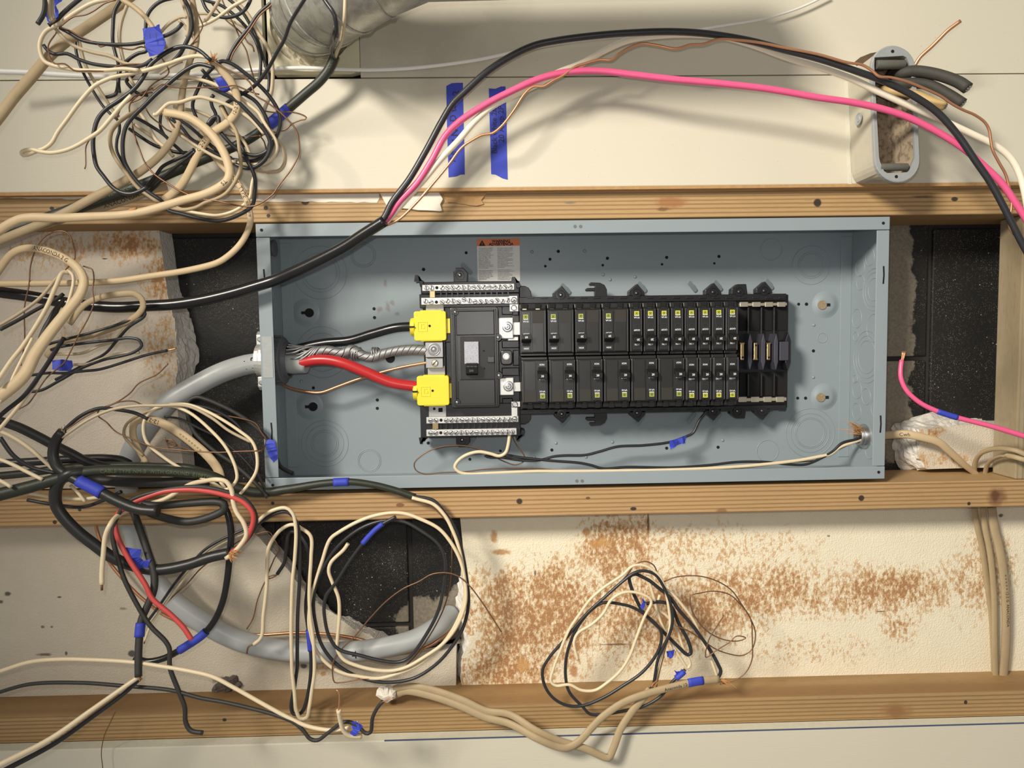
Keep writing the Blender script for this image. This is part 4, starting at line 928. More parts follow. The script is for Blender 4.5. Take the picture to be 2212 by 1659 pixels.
# conduit fitting
YC = -.069
def stadium(cx, cy, hw, hh, tilt, n=14):
    out = []
    for i in range(n + 1): a = math.pi * i / n; out.append((cx + hw * math.cos(a), cy - (hh - hw) - hw * math.sin(a)))
    for i in range(n + 1): a = math.pi + math.pi * i / n; out.append((cx + hw * math.cos(a), cy + (hh - hw) - hw * math.sin(a)))
    return [(x + (y - cy) * tilt, y) for x, y in out]
cf = thing('conduit_body', 'open grey cast-metal conduit fitting with cut cable stubs, upper right', 'conduit fitting', P(1937, 398, YC))
o_px = stadium(1934.5, 246, 48, 148, .042)
i_px = [(x + (y - 246) * .042, y) for x, y in [(1893, 160), (1893, 124), (1962, 120), (1973, 150), (1973, 340), (1958, 372), (1906, 374), (1895, 345)]]
def dens(px, n):
    L = [0]
    for i in range(len(px)): a_, b_ = px[i], px[(i + 1) % len(px)]; L.append(L[-1] + math.hypot(b_[0] - a_[0], b_[1] - a_[1]))
    out = []
    for k in range(n):
        d_ = L[-1] * k / n; i = max(j for j in range(len(px)) if L[j] <= d_ + 1e-9); t_ = (d_ - L[i]) / (L[i + 1] - L[i]); a_, b_ = px[i], px[(i + 1) % len(px)]; out.append((a_[0] + (b_[0] - a_[0]) * t_, a_[1] + (b_[1] - a_[1]) * t_))
    return out
oz = [(P(x, y, YC).x, P(x, y, YC).z) for x, y in o_px]; iz = [(P(x, y, YC).x, P(x, y, YC).z) for x, y in i_px]; n = len(oz)
# pair every rim point with the nearest point of the opening, in the same angular order
cxm, czm = sum(p[0] for p in iz) / len(iz), sum(p[1] for p in iz) / len(iz)
dn = dens(iz, 240); ang = sorted(dn, key=lambda p: math.atan2(p[1] - czm, p[0] - cxm))
oz = sorted(dens(oz, 72), key=lambda p: math.atan2(p[1] - czm, p[0] - cxm)); n = len(oz)
iz = [min(ang, key=lambda q_: abs((math.atan2(q_[1] - czm, q_[0] - cxm) - math.atan2(p[1] - czm, p[0] - cxm) + math.pi) % (2 * math.pi) - math.pi)) for p in oz]
bm = bmesh.new(); rows = [[bm.verts.new((p[0], yy, p[1])) for p in pp] for pp, yy in ((oz, YC + .006), (oz, YC + .0008), ([(p[0] * .985 + .015 * cxm, p[1] * .985 + .015 * czm) for p in oz], YC), (iz, YC), (iz, -.016))]
for a in range(4):
    for i in range(n): bm.faces.new((rows[a][i], rows[a][(i + 1) % n], rows[a + 1][(i + 1) % n], rows[a + 1][i]))
bm.faces.new(rows[4]); obj('casting', bm, MA['cast_metal'], cf)
bm = bmesh.new(); bo_ = [(p[0] * .985 + .015 * cxm, p[1] * .985 + .015 * czm) for p in oz]
rows = [[bm.verts.new((p[0], yy, max(p[1], zmin))) for p in bo_] for yy, zmin in ((YC + .005, -9), (-.030, zb + .001), (-.004, zb + .001))]
for a in range(2):
    for i in range(n): bm.faces.new((rows[a][i], rows[a][(i + 1) % n], rows[a + 1][(i + 1) % n], rows[a + 1][i]))
obj('body', bm, MA['cast_side'], cf)
m = MT('rusty_inside', lin(164, 148, 124), .8); m.mix(m.math('MULTIPLY', m.ramp(m.noise(160, 5), .45, .65), .7), lin(104, 84, 70)); m.bump(m.noise(200, 4), .4); MA['rusty_inside'] = m.done()
bm = bmesh.new(); li = [(q_[0] * .985 + .015 * cxm, q_[1] * .99 + .01 * czm) for q_ in iz]; rows = [[bm.verts.new((p[0], yy, p[1])) for p in li] for yy in (YC + .003, -.018)]
for i in range(n): bm.faces.new((rows[0][i], rows[0][(i + 1) % n], rows[1][(i + 1) % n], rows[1][i]))
bm.faces.new(rows[1]); obj('inner_wall', bm, MA['rusty_inside'], cf)
for (y0, y1, x0, x1) in ((128, 147, 1896, 1957), (352, 368, 1903, 1963)):
    a, b = P(x0, (y0 + y1) / 2, YC), P(x1, (y0 + y1) / 2 - 2, YC)
    bm = bmesh.new(); lathe(bm, [((y1 - y0) / 2 * S(YC), 0), ((y1 - y0) / 2 * S(YC), b.x - a.x)], (a.x, YC + .0035, a.z), 'x', 18); obj('cover_roller', bm, MA['roller'], cf, .0006, True)
for y in (111, 381.5): dot('screw_hole', 1928 if y < 200 else 1936, y, 3.4, YC, 'dark_hole', cf)
for (y0, y1) in ((99, 122), (370, 397)):
    pass
p = P(1869, 256, -.04); bm = bmesh.new()
side_x = min(q[0] for q in oz)
lathe(bm, [(.008, 0), (.008, -.0008), (.0068, -.0008), (.0062, -.0003), (.004, -.0003), (.0036, -.0010), (.0004, -.0010)], (side_x + .001, -.038, p.z), 'x', 24); obj('cast_mark', bm, MA['cast_metal'], cf)
bm = bmesh.new(); prism(bm, [(P(x, y, -.0095).x, P(x, y, -.0095).z) for x, y in ((1847, 133), (1858, 124), (1880, 115), (1896, 112), (1896, 124), (1880, 130), (1862, 138), (1850, 142))], -.0096, -.0085); obj('torn_hole', bm, simple('torn_paper', (96, 78, 60), .9, 0, .5, 150), wu)
bm = bmesh.new(); prism(bm, [(P(x, y, -.0097).x, P(x, y, -.0097).z) for x, y in ((1825, 175), (1836, 172), (1838, 260), (1836, 330), (1840, 398), (1833, 398), (1829, 300), (1827, 220))], -.0097, -.0085); obj('chipped_edge', bm, MA['plaster_edge'], wu)
def stub(label, mat, w, s, Y0, Y1, core='aluminium'):
    t = thing('cable_stub', label, 'cable', P(1960, 190, YC))
    tube('insulation', mat, w, Y0, Y1, s, t, key='st'); c, r, _ = PATHS['st']; d = c[-1] - c[-2]; d /= np.linalg.norm(d)
    for k in range(7):
        T, A, B = frames(c); off = (A[-1] * math.cos(k) + B[-1] * math.sin(k)) * r[-1] * (.45 if k else 0)
        link('strand', tube_mesh('strand', np.array([c[-1] + off - d * .002, c[-1] + off, c[-1] + off + d * .0016]), r[-1] * .2, None, 8), MA[core], t)
stub('upper cut stub of thick black cable sticking out of the conduit fitting', 'rubber_stub', 24, '1925,162,-30 1950,157,-62 1978,154 2024,161 2070,177 2091,191', -40, -100)
stub('lower cut stub of thick black cable sticking out of the conduit fitting', 'rubber_stub', 22, '1915,185,-28 1943,180,-58 2001,182 2047,203 2080,224', -40, -92)
stub('cut tan cable stub sticking out of the conduit fitting below black stubs', 'tan_stub', 18, '1900,195,-25 1920,196,-52 1978,205 2012,219 2042,230', -40, -84)
cable('bare_wire', 'bare copper wire rising from the conduit fitting to upper right', 'wire', (1975, 150, -.06), [('wire', 'copper', 8, -40, -90, '1955,175,-30 1968,155,-60 1978,138 1987,124 2012,101 2031,82 2047,66 2075,45')])
# blue tape labels with pen marks on the upper wall
def tape_label(pts, label, marks):
    t = thing('tape_label', label, 'tape', P(*pts[len(pts) // 2], YU), 'blue tape strips on the wall')
    w = [P(x, y, YU - .0004) for x, y in pts]; bm = bmesh.new(); prism(bm, [(p.x, p.z) for p in w], YU - .0006, YU); obj('tape', bm, MA['blue_tape'], t)
    for (txt, x, y, sz) in marks:
        p = P(x, y, YU - .0008); lettering('pen_writing', txt, sz * S(YU), p.x, YU - .0009, p.z, 'ink', t, -math.pi / 2, bold=.0001)
tape_label([(964, 186), (975, 180), (986, 179), (1000, 179), (1001, 260), (1003, 320), (1004, 377), (996, 377), (985, 381), (969, 383), (967, 320), (965, 250)], 'left strip of blue painter tape with pen writing on the wall', [('Ae', 978, 338, 20), ('M N y', 983, 290, 20), ('D to', 979, 243, 20), ('2', 985, 201, 20)])
tape_label([(1056, 191), (1070, 192), (1082, 187), (1092, 187), (1094, 260), (1095, 330), (1096.5, 388), (1085, 385), (1070, 377), (1061, 376), (1059, 300), (1057, 240)], 'right strip of blue painter tape with pen writing on the wall', [('Black white 2#', 1068, 282, 16), ('20 Amp 2P', 1083, 268, 17)])

# ================================================================ service cable and what feeds the panel
sv = cable('service_cable', 'thick grey service cable curving into the left wall of the panel', 'cable', (560, 790, .04), [
    ('jacket', 'cable_grey', 44, 45, 25, '575,778,47 556,784,46 532,788,42 481,804,32 418,836,24 367,868,20 337,900,20 311,934,22 291,965,26 278,1000,32 274,1070,40 280,1120,34 291,1150,28 303,1192,22 327,1245,20 370,1296,20 440,1345,22 525,1386,26 634,1407,30 720,1409,32 807,1402,34 894,1382,40 945,1354,56 975,1326,92', dict(key='svc', wob=.02, n=22, taper=[.98, 1, 1, 1, 1])),
    ('inner_jacket', 'cable_grey', 48, 48, 46, '575,780,50 610,782,50 640,784,49 664,787,48', dict(n=18, taper=[1, 1.05, 1, .8])),
    ('black_conductor', 'cable_black_shiny', 20.5, 50, 41, '610,765,54 650,752,58 704,741,58 755,736,54 806,721,48 856,708,42 900,705,40', dict(n=18, wob=.02)),
    ('red_conductor', 'wire_red', 23, 44, 41, '610,790,46 650,784,42 680,778,38 710,778,36 742,785,34 793,805,34 844,826,36 906,836,40', dict(n=18, wob=.02)),
])
print_on('svc', '4', .82, 24, sv, 'black_print'); print_on('svc', 'J I', .02, 26, sv, 'black_print')
sp_ = path('622,762 648,765 680,760 710,757 740,763 762,757 785,768 803,772 825,765 855,758 890,755 922,757', 44, 40, .0009)
T_, A_, B_ = frames(sp_); mm = len(sp_); tt = np.linspace(0, 1, mm)
rad = np.interp(tt, [0, .1, .22, .33, .45, .55, .65, .75, 1], [19, 17, 9, 8, 10.5, 8, 9, 8, 9]) * S(.045)
for k in range(15):
    ph = 2 * math.pi * k / 15 + np.cumsum(np.interp(tt, [0, .15, .25, 1], [.015, .05, .20, .24]))
    rr = rad * (.95 if k % 5 else .55)
    c = sp_ + (rr * np.cos(ph))[:, None] * A_ * 1.05 + (rr * np.sin(ph))[:, None] * B_
    link('neutral_strand', tube_mesh('neutral_strand', c, 2.15 * S(.045), None, 6), MA['aluminium'], sv)
for (x, tl) in ((765, .25), (808, -.2)):   # strands bound around the bundle
    for k in range(3):
        p = P(x + k * 5, 764, .044); bm = bmesh.new(); ring(bm, 0, 0, 0, .0088, .0011, 24, 6)
        bmesh.ops.rotate(bm, verts=bm.verts[:], cent=(0, 0, 0), matrix=Matrix.Rotation(math.radians(80), 3, 'Z') @ Matrix.Rotation(tl, 3, 'X')); bmesh.ops.translate(bm, verts=bm.verts[:], vec=p); obj('binding_strand', bm, MA['aluminium'], sv, 0, True)
fray(664, 785, 44, 0, sv, 10, 12, 1.2, 'cable_grey', 'torn_sheath')
# cable connector: clamp outside, plastic bushing inside
a_, b_, c_, d_ = rect(567, 727, 589, 816, -.0004)
bm = bmesh.new(); bx(bm, a_, b_, -.0008, .0002, c_, d_); obj('bare_metal_patch', bm, MA['cast_metal'], fl_l)
cc = thing('cable_connector', 'white metal clamp and dark plastic bushing holding the grey service cable', 'cable connector', P(562, 828, .05))
cz = P(590, 778, .05).z
bm = bmesh.new(); lathe(bm, [(.0235, -.020), (.0235, -.014), (.0262, -.013), (.0262, 0)], (-W2 - .001, .050, cz), 'x', 30); obj('clamp_body', bm, MA['tin_plate'], cc, .0006)
for s_ in (-1, 1):
    zc = cz + s_ * .030; bm = bmesh.new(); prismx(bm, [(.018, zc - s_ * .008), (.018, zc + s_ * .006), (.024, zc + s_ * .011), (.060, zc + s_ * .011), (.060, zc - s_ * .008)], -W2 - .0125, -W2 - .0015); ea = obj('clamp_ear', bm, MA['tin_plate'], cc, .0012)
    bm = bmesh.new(); lathe(bm, [(.0034, 0), (.0034, -.0022), (.0022, -.0030), (.0004, -.0030)], (-W2 - .0070, .018, zc), 'y', 16); obj('clamp_screw', bm, MA['steel'], ea)
bm = bmesh.new(); lathe(bm, [(.0335, .0), (.0335, .014), (.0315, .0155), (.0300, .0150), (.0265, .016), (.0250, .022), (.0235, .022), (.0235, 0)], (-W2 + .0016, .050, cz), 'x', 36); bu = obj('bushing', bm, MA['bushing_grey'], cc, .0008)
for k in range(12):
    a = 2 * math.pi * k / 12; bm = bmesh.new(); bx(bm, -.006, .006, -.0016, .0016, -.0022, .0022); bmesh.ops.rotate(bm, verts=bm.verts[:], cent=(0, 0, 0), matrix=Matrix.Rotation(a, 3, 'X')); bmesh.ops.translate(bm, verts=bm.verts[:], vec=(-W2 + .0085, .05 + .0335 * math.sin(a) * -1, cz + .0335 * math.cos(a))); obj('bushing_rib', bm, MA['bushing_grey'], bu, .0005)
cable('ground_wire', 'bare copper ground wire curving from the left wall to the neutral lug', 'wire', (608, 830, .05), [('wire', 'copper', 6.5, 60, 46, '590,824,62 608,830 629,839 661,846 692,848 730,835 768,821 818,806 869,793 924,783', dict(n=10))])
cable('ground_wire', 'thick bare copper ground wire running beside the grey service cable, lower left', 'wire', (345, 1330, .05), [('wire', 'copper', 7, 50, 40, '204,1120,30 208,1141,38 215,1164 235,1212 258,1242 291,1278 316,1300 354,1328 400,1348 470,1366 566,1371,44 632,1367,44 683,1368,44 733,1373,44 784,1383,46 830,1398,50 860,1409,50 923,1397,50 960,1372,60 985,1345,90', dict(n=10))])

# ================================================================ range cable with the long coloured conductors
rc = cable('range_cable', 'thick black cable splitting into black, pink, white and copper wires arching right', 'cable', (560, 628, -.02), [
    ('jacket', 'cable_black_shiny', 24, -35, -60, '-40,622,-38 0,631 51,638 109,648 160,657 203,661 253,664 316,661 380,657 443,647 506,632 550,619,-22 591,606,-22 640,585 666,573 742,534 785,506 831,477,-55', dict(key='rc', n=18, wob=.03)),
    ('black_wire', 'wire_black', 14, -55, -110, '815,488,-52 831,468 846,438 884,387 921,324 952,266 977,225 1002,200 1053,154 1104,121 1154,98 1205,87 1281,77 1357,71 1450,68 1530,73 1620,88 1700,109 1769,127 1839,150 1908,175 1966,203 2024,242 2070,293 2105,344 2140,395 2175,460 2205,520 2250,600', dict(wob=.02, n=14)),
    ('pink_wire', 'wire_pink', 14, -50, -100, '818,488,-48 838,470 861,438 901,395 932,347 962,293 992,263 1053,223 1104,197 1154,174 1205,159 1256,153 1306,154 1357,160 1450,171 1550,180 1650,191 1700,199 1769,211 1839,221 1897,233 1955,251 2001,272 2047,298 2082,321 2117,351 2163,395 2195,440 2240,510', dict(wob=.02, n=14)),
    ('white_wire', 'wire_bright_white', 13.5, -46, -88, '822,490,-45 845,468 873,435 914,390 952,344 990,304 1028,260 1066,228 1116,202 1154,185 1205,157 1256,137 1306,109 1357,87 1400,79 1480,74 1560,79 1620,95 1700,124 1769,145 1839,170 1908,203 1978,235 2047,265 2105,292 2140,309 2174,332 2193,356 2207,390 2218,440 2228,500', dict(wob=.02, n=14)),
    ('ground_wire', 'copper', 5.5, -40, -94, '826,490,-42 860,475 899,438 939,392 972,352 997,319 1023,301 1043,291 1063,288 1083,273 1109,240 1134,202 1152,187 1175,186 1195,174 1215,164 1243,144 1268,136 1296,129 1321,129 1337,116 1357,104 1385,94 1420,98 1460,105 1490,97 1520,95 1550,85 1590,86 1640,92 1700,104 1770,118 1830,135 1862,140 1883,152 1899,165 1922,167 1955,175,-104 1996,191 2031,207 2059,226 2082,238 2107,249 2128,265 2137,282 2140,302 2144,323 2158,351 2172,376 2179,402 2185,440 2181,491 2192,507', dict(n=10)),
])
cable('coax_wire', 'thin white cable strung along the upper wall from left edge to top right', 'wire', (700, 150, -.02), [('wire', 'coax_white', 8.5, -60, -18, '-40,152,-60 0,155 60,157 120,161 180,164 240,166,-34 400,162,-20 520,153,-17 600,148,-15 640,147,-17 700,148 800,151 880,148 960,140 1040,128 1100,115 1180,98 1300,84 1400,76 1480,68 1560,56 1640,43 1700,27 1740,12 1790,-12', dict(taper=[1.35, 1.1, .95, .9, .85, .7, .6, .55]))])

# ================================================================ right side of the panel
rn_ = cable('branch_cable', 'tan flat cable entering the right wall of the panel through a metal connector', 'cable', (1900, 942, .05), [
    ('jacket', 'cable_tan', 18, 50, 45, '1862,942,52 1880,942,52 1913,940,50 1956,938,40 1994,945,34 2027,955,32 2049,973,34 2082,1003,42 2108,1024,52 2126,1045,60', dict(key='rn', flat=.55, taper=[1, 1, 1, .95, .85, .75, .7])),
    ('white_wire', Wt, 7.4, 52, 44, '1880,946,52 1868,948 1844,955 1814,966 1794,981 1771,986 1728,994 1652,1003 1594,1008 1505,1013 1404,1016 1302,1017.5 1201,1018 1157,1018 1059,1022 1010,1024 991,1019 982.5,1009 989,996 1007,983 1034,976 1059,980 1079,985 1092,978 1098,960 1101,935', dict(n=12)),
    ('black_wire', K, 6, 50, 60, '1880,942,50 1867,942 1849,949 1819,957 1799,975 1773,990 1741,1003 1703,1003 1652,998 1594,998 1530,1005 1454,1010 1353,1009 1302,1012 1277,1005 1252,1000 1189,995 1125,988 1092,983 1060,983 1048,985 1060,988 1083,988 1124,994 1165,994 1197,986 1221,984 1264,983 1297,975 1333,965 1391,962 1447,955 1482,943 1497,935 1510,909 1528,886', dict(n=10, key='rnk')),
    ('ground_wire', CU, 2.6, 54, 60, '1870,944,54 1840,958 1810,972 1770,992 1700,1000 1600,1011 1500,1014 1350,1016 1250,1016 1197,1015 1157,1012 1059,1013 1002,1019 953,1021 917,1024 898,1015 895,1001 912,983 945,967 986,962 1018,965 1043,973 1067,986 1092,998 1113,1004 1132,996 1134,988 1127,976 1114,958 1106,941 1103,923 1101,905'),
])
print_on('rn', 'Cwh', .24, 11, rn_, 'ink')
fray(1868, 937, 46, 147, rn_, 34, 44, .26); fray(1862, 945, 52, 230, rn_, 5, 14, .4)
flag([(1447, 952), (1464, 947), (1482, 941), (1482, 948), (1479, 957), (1463, 962), (1448, 971), (1446, 960)], 46, rn_, seed=3)
lettering('pen_mark', '4', .009, P(1463, 957, .043).x, .041, P(1463, 957, .043).z, 'ink', rn_)
cn = thing('cable_connector', 'small ribbed metal connector ring in the right wall of the panel', 'cable connector', P(1885, 955, .05))
rz = P(1884, 942, .050).z
for k, (x_, r_) in enumerate(((0, .0135), (.0022, .0128), (.0044, .0135), (.0066, .0128), (.009, .0135))):
    bm = bmesh.new(); lathe(bm, [(r_ - .003, -.0009), (r_, -.0009), (r_, .0009), (r_ - .003, .0009)], (W2 - .0016 - x_, .050, rz), 'x', 26, False); obj('thread_ring', bm, MA['steel'], cn, 0, True)
bm = bmesh.new(); lathe(bm, [(.0105, -.011), (.0185, -.011), (.0185, -.0095), (.0105, -.0095)], (W2 + .008, .05, rz), 'x', 26, False); obj('locknut', bm, MA['steel'], cn)
pk = cable('pink_wire', 'pink insulated wire with bare stranded tip hanging right of the panel', 'wire', (1950, 780, -.02), [
    ('insulation', 'wire_pink', 11, -10, -55, '1948,778 1946,790 1946,816 1958,843 1986,869 2019,886 2057,899 2095,909 2146,922 2212,942 2270,962', dict(key='pk', taper=[.85, .9, 1, 1, 1.1, 1.15])),
])
wrap('pk', .38, .48, pk, 1.06); 
for k in range(4): tube('copper_strand', 'copper', 2.4, -10, -10, '%f,782 %f,772 %f,759' % (1946 + k * 1.2, 1948 + k * 1.6, 1949 + k * 2.2), pk)
cable('cable_bend', 'tan flat cable bending over the middle stud, outer of two at right edge', 'cable', (2105, 1020, .04), [('jacket', 'cable_tan_dirty', 12, 55, 10, '2103,1052,62 2104,1026,56 2108,995,44 2125,976,26 2158,968,8 2195,973,-10 2212,980,-14 2270,1000,-16', dict(flat=.6))])
cable('cable_bend', 'tan flat cable bending over the middle stud, inner of two at right edge', 'cable', (2130, 1020, .04), [('jacket', 'cable_tan_dirty', 11, 55, 15, '2124,1056,64 2127,1030,58 2133,1004,46 2153,988,24 2179,985,2 2205,991,-12 2270,1012,-16', dict(flat=.6))])
for (lab, w, s) in (('leftmost of three tan flat cables running down beside the stained foam', 14, '2104,1095,50 2112,1140,52 2122,1185,54 2133,1262,56 2142,1330,57 2146,1400,57 2148,1470,57'),
                    ('middle of three tan flat cables running down beside the stained foam', 14, '2124,1095,46 2128,1140,46 2138,1190,45 2147,1281,46 2149,1400,47 2151,1478,50'),
                    ('rightmost of three tan flat cables, with faded print, beside the stained foam', 20, '2142,1095,44 2148,1140,44 2160,1190,42 2172,1281,42 2173,1382,44 2166,1478,50')):
    t = cable('down_cable', lab, 'cable', (2150, 1470, .05), [('jacket', 'cable_tan_dirty', w, 46, 46, s, dict(flat=.5, key='dc'))], 'tan cables at lower right')
    if w == 20: print_on('dc', '= = = = = 12-2 G  ANACONDA', .36, 9, t, 'black_print')

# ================================================================ black cable along the bottom of the panel and its coil
bc = cable('taped_cable', 'black cable with blue tape along the panel bottom, its wires wound in a coil', 'cable', (760, 1045, -.01), [
    ('jacket', 'cable_green_black', 24, -80, -12, '-40,1078,-110 0,1068 63,1052 127,1034 177,1021 228,1016 304,1016 380,1019 456,1029 506,1052 560,1064,-20 620,1057 700,1044 760,1041 806,1047 850,1058 897,1074', dict(key='bc', taper=[1.25, 1.05, 1, 1, .92, .85, .68, .62, .62])),
    ('black_wire', K, 7.6, -14, -30, '890,1072 900,1073 936,1081 961,1109 981,1137 996,1182 1007,1241 1012,1304 999,1359 966,1410 937,1439 894,1465 840,1474 796,1469 753,1452 720,1428 694,1391 681,1343 677,1304 683,1262 700,1223 733,1177 784,1139 834,1124 872,1127 910,1147 948,1177 961,1210 958,1266 948,1316 923,1367 883,1421 861,1430 829,1428 775,1415 731,1402 710,1372 701,1332 700,1310 705,1286 726,1258 753,1215 789,1167 819,1137 855,1116', dict(key='bck')),
    ('white_wire', Wt, 8, -18, -26, '890,1075 900,1078 936,1089 961,1114 976,1142 991,1182 1002,1241 1004,1290 991,1335 961,1385 923,1422 894,1441 861,1454 818,1465 775,1461 731,1450 699,1426 677,1393 668,1354 668,1322 672,1290 683,1253 695,1215 713,1165 733,1149 784,1122 834,1109 872,1109 910,1122 948,1142 974,1172 994,1210 1004,1253 1005,1304 984,1357 955,1392 915,1420 880,1440 851,1448 818,1448 775,1439 742,1424 728,1400 729,1380 733,1329 731,1291 718,1258 710,1233 715,1215 743,1187 752,1174', dict(key='bcw')),
    ('ground_wire', CU, 3, -10, -36, '892,1076 925,1090 955,1115 974,1142 976,1177 974,1241 969,1278 958,1316 930,1370 890,1425 840,1462 781,1467 742,1474 723,1474 719,1463 720,1430 736,1404 766,1375 796,1339 834,1299 872,1271 905,1256 931,1241 961,1237 986,1243 1012,1263 1040,1299 1062,1332 1083,1365'),
])
wrap('bc', .795, .835, bc, 1.1); print_on('bc', 'LB', .803, 15, bc, 'ink')
print_on('bc', 'CABLE TYPE NM-B  WITH GROUND  E108T6K', .24, 11, bc, 'faint_print')
wrap('bck', .955, .985, bc, 1.35); fray(896, 1075, -12, -30, bc, 6, 10, .8)
ar = cable('arched_cable_wires', 'black and white wire pair arching over the middle stud left of the coil', 'wire', (620, 1140, -.02), [
    ('white_wire', Wt, 8, -30, -20, '530,1150,-40 556,1127 581,1106 617,1097 632,1109 639,1142 637,1203 632,1253 629,1354 630,1418 631,1450 636,1495 640,1534 649,1552 662,1550 668,1528 673,1495 679,1452 677,1387 670,1332 668,1290 669,1253 672,1203 671,1158 652,1142 632,1133 607,1144 581,1182 577,1228 576,1266 569,1329 564,1377 548,1392', dict(n=12)),
    ('copper_tip', CU, 3.6, -20, -22, '548,1392 540,1394 535,1400 533,1412'),
    ('black_wire', K, 8, -22, -12, '532,1153,-36 558,1131 602,1107 625,1108 642,1132 647,1177 647,1253 643,1329 642,1418 642,1440 636,1484 629,1528 634,1542 647,1542 655,1534 668,1484 672,1430 668,1376 661,1322 661,1300 664,1273 667,1240 667,1192 655,1165 640,1150 626,1149 619,1182 614,1215 599,1240', dict(n=12, key='ark')),
    ('ground_wire', CU, 3, -14, -26, '551,1154 581,1149 591,1162 602,1187 591,1210 578,1250 599,1242 581,1246 558,1291 546,1337 533,1359'),
])
wrap('ark', .655, .70, ar, 1.4)

# ================================================================ coil hanging at lower right
cl = cable('hanging_cable', 'tan cable folded under the bottom stud, its wires coiled against the stained foam', 'cable', (1404, 1490, -.02), [
    ('jacket', 'cable_tan_dirty', 17, -10, -60, '836,1505,30 848,1492,8 866,1484,-2 900,1484 940,1492 1000,1513 1050,1536 1100,1543,-30 1158,1578,-46 1216,1603 1262,1616 1297,1632 1314,1637 1326,1614 1340,1576 1366,1536 1389,1508 1405,1488,-30', dict(key='cla', flat=.6)),
    ('black_wire', K, 7, -30, -28, '1402,1494 1411,1478 1421,1426 1433,1397 1447,1368 1453,1339 1450,1310 1435,1270 1415,1241 1389,1233 1369,1238 1346,1255 1303,1293 1274,1319 1250,1345 1224,1377 1187,1420 1172,1449 1178,1484 1198,1510 1227,1524 1259,1524 1303,1507 1346,1481 1384,1455 1412,1423 1427,1391 1427,1362 1404,1336 1369,1313 1346,1306 1303,1302 1279,1316 1256,1342 1239,1371 1224,1417 1222,1464 1230,1495 1259,1527 1274,1542 1303,1543 1355,1534 1389,1526 1427,1504 1456,1469 1474,1454 1480,1446', dict(key='clk', wob=.03)),
    ('white_wire', Wt, 6.6, -26, -40, '1404,1490 1416,1470 1436,1400 1447,1354 1444,1310 1433,1261 1415,1235 1389,1221 1366,1223 1346,1241 1303,1270 1274,1296 1253,1325 1230,1359 1210,1406 1195,1446 1190,1472 1201,1481 1230,1479 1256,1491 1285,1491 1311,1475 1340,1449 1360,1417 1375,1377 1392,1333 1407,1302 1404,1293 1375,1280 1346,1280 1320,1296 1303,1325 1279,1348 1248,1368 1240,1388 1248,1426', dict(wob=.03)),
    ('ground_wire', CU, 3, -34, -20, '1418,1484 1424,1455 1436,1406 1453,1345 1453,1319 1441,1284 1421,1241 1412,1221 1395,1213 1369,1221 1360,1235 1346,1252'),
])
fray(1410, 1484, -32, 70, cl, 10, 18, .6); wrap('clk', .985, .999, cl, 1.7)
fl1 = flag([(1383, 1309), (1390, 1303), (1386, 1292), (1392, 1298), (1396, 1302), (1394, 1312), (1389, 1318)], -30, cl, seed=5)
c2 = cable('hanging_cable', 'tan cable with blue tape resting on the bottom stud beside the stained foam coil', 'cable', (1500, 1472, -.02), [
    ('jacket', 'cable_tan_dirty', 17, -6, -28, '846,1512,28 858,1500,6 880,1493,-4 940,1506 1000,1528 1050,1550 1100,1563,-34 1158,1594,-50 1201,1612 1224,1615 1250,1602 1279,1571 1302,1548 1346,1518 1389,1501 1447,1485 1505,1472 1553,1467', dict(key='clb', flat=.6)),
    ('black_wire', K, 8, -26, -18, '1546,1470 1551,1464 1557,1450 1551,1435 1537,1409 1517,1380 1491,1345 1467,1318 1447,1290 1420,1268 1404,1255 1389,1247 1372,1240 1360,1246 1363,1267 1375,1296 1389,1322 1412,1345 1439,1371 1462,1394 1485,1414 1492,1411 1488,1388 1467,1348 1447,1307 1424,1300 1396,1304', dict(key='clbk')),
    ('white_wire', Wt, 6.6, -22, -14, '1550,1464 1534,1420 1514,1377 1499,1342 1476,1310 1450,1281 1418,1261 1398,1244 1405,1265 1412,1290 1427,1342 1453,1394 1473,1426 1485,1443 1491,1435 1476,1400 1459,1354 1440,1330 1420,1312 1425,1285'),
    ('ground_wire', CU, 2.8, -22, -34, '1556,1478 1577,1474 1609,1455 1624,1426 1625,1383 1621,1336 1598,1304 1575,1284 1540,1277 1514,1281 1493,1287 1492,1310 1508,1342 1534,1368 1569,1383 1598,1384 1611,1378 1592,1374 1575,1388 1546,1406 1525,1420 1531,1383 1548,1354 1564,1329'),
    ('ground_wire', CU, 2.8, -26, -20, '1459,1351 1491,1365 1520,1385 1548,1403 1577,1413 1603,1416 1624,1403 1632,1371 1624,1342 1603,1307 1580,1275 1546,1254 1505,1244 1459,1247 1433,1257'),
])
wrap('clb', .925, .965, c2, 1.08); fray(1556, 1470, -26, -20, c2, 12, 34, .35); print_on('clb', 'Anaconda 12-2', .86, 10, c2, 'black_print')
flag([(1439, 1407), (1450, 1405), (1458, 1404), (1455, 1416), (1447, 1423), (1441, 1416)], -24, c2, seed=8)
flag([(1456, 1447), (1463, 1452), (1474, 1449), (1480, 1448), (1478, 1456), (1464, 1461), (1460, 1455)], -30, c2, seed=9)
bm = bmesh.new(); p = P(836, 1497, .003); lathe(bm, [(.012, 0), (.013, -.003), (.010, -.008), (.004, -.010)], (p.x, .0, p.z), 'y', 14)
for v in bm.verts: v.co += Vector([mnoise.noise(v.co * 150 + Vector((i * 7, 0, 0))) * .005 for i in range(3)])
bm.transform(Matrix.Translation((0, .003, 0))); tag(obj('caulk_lump', bm, MA['old_white_paint']), 'lump of whitish caulk where tan cables leave the bottom stud', 'caulk')

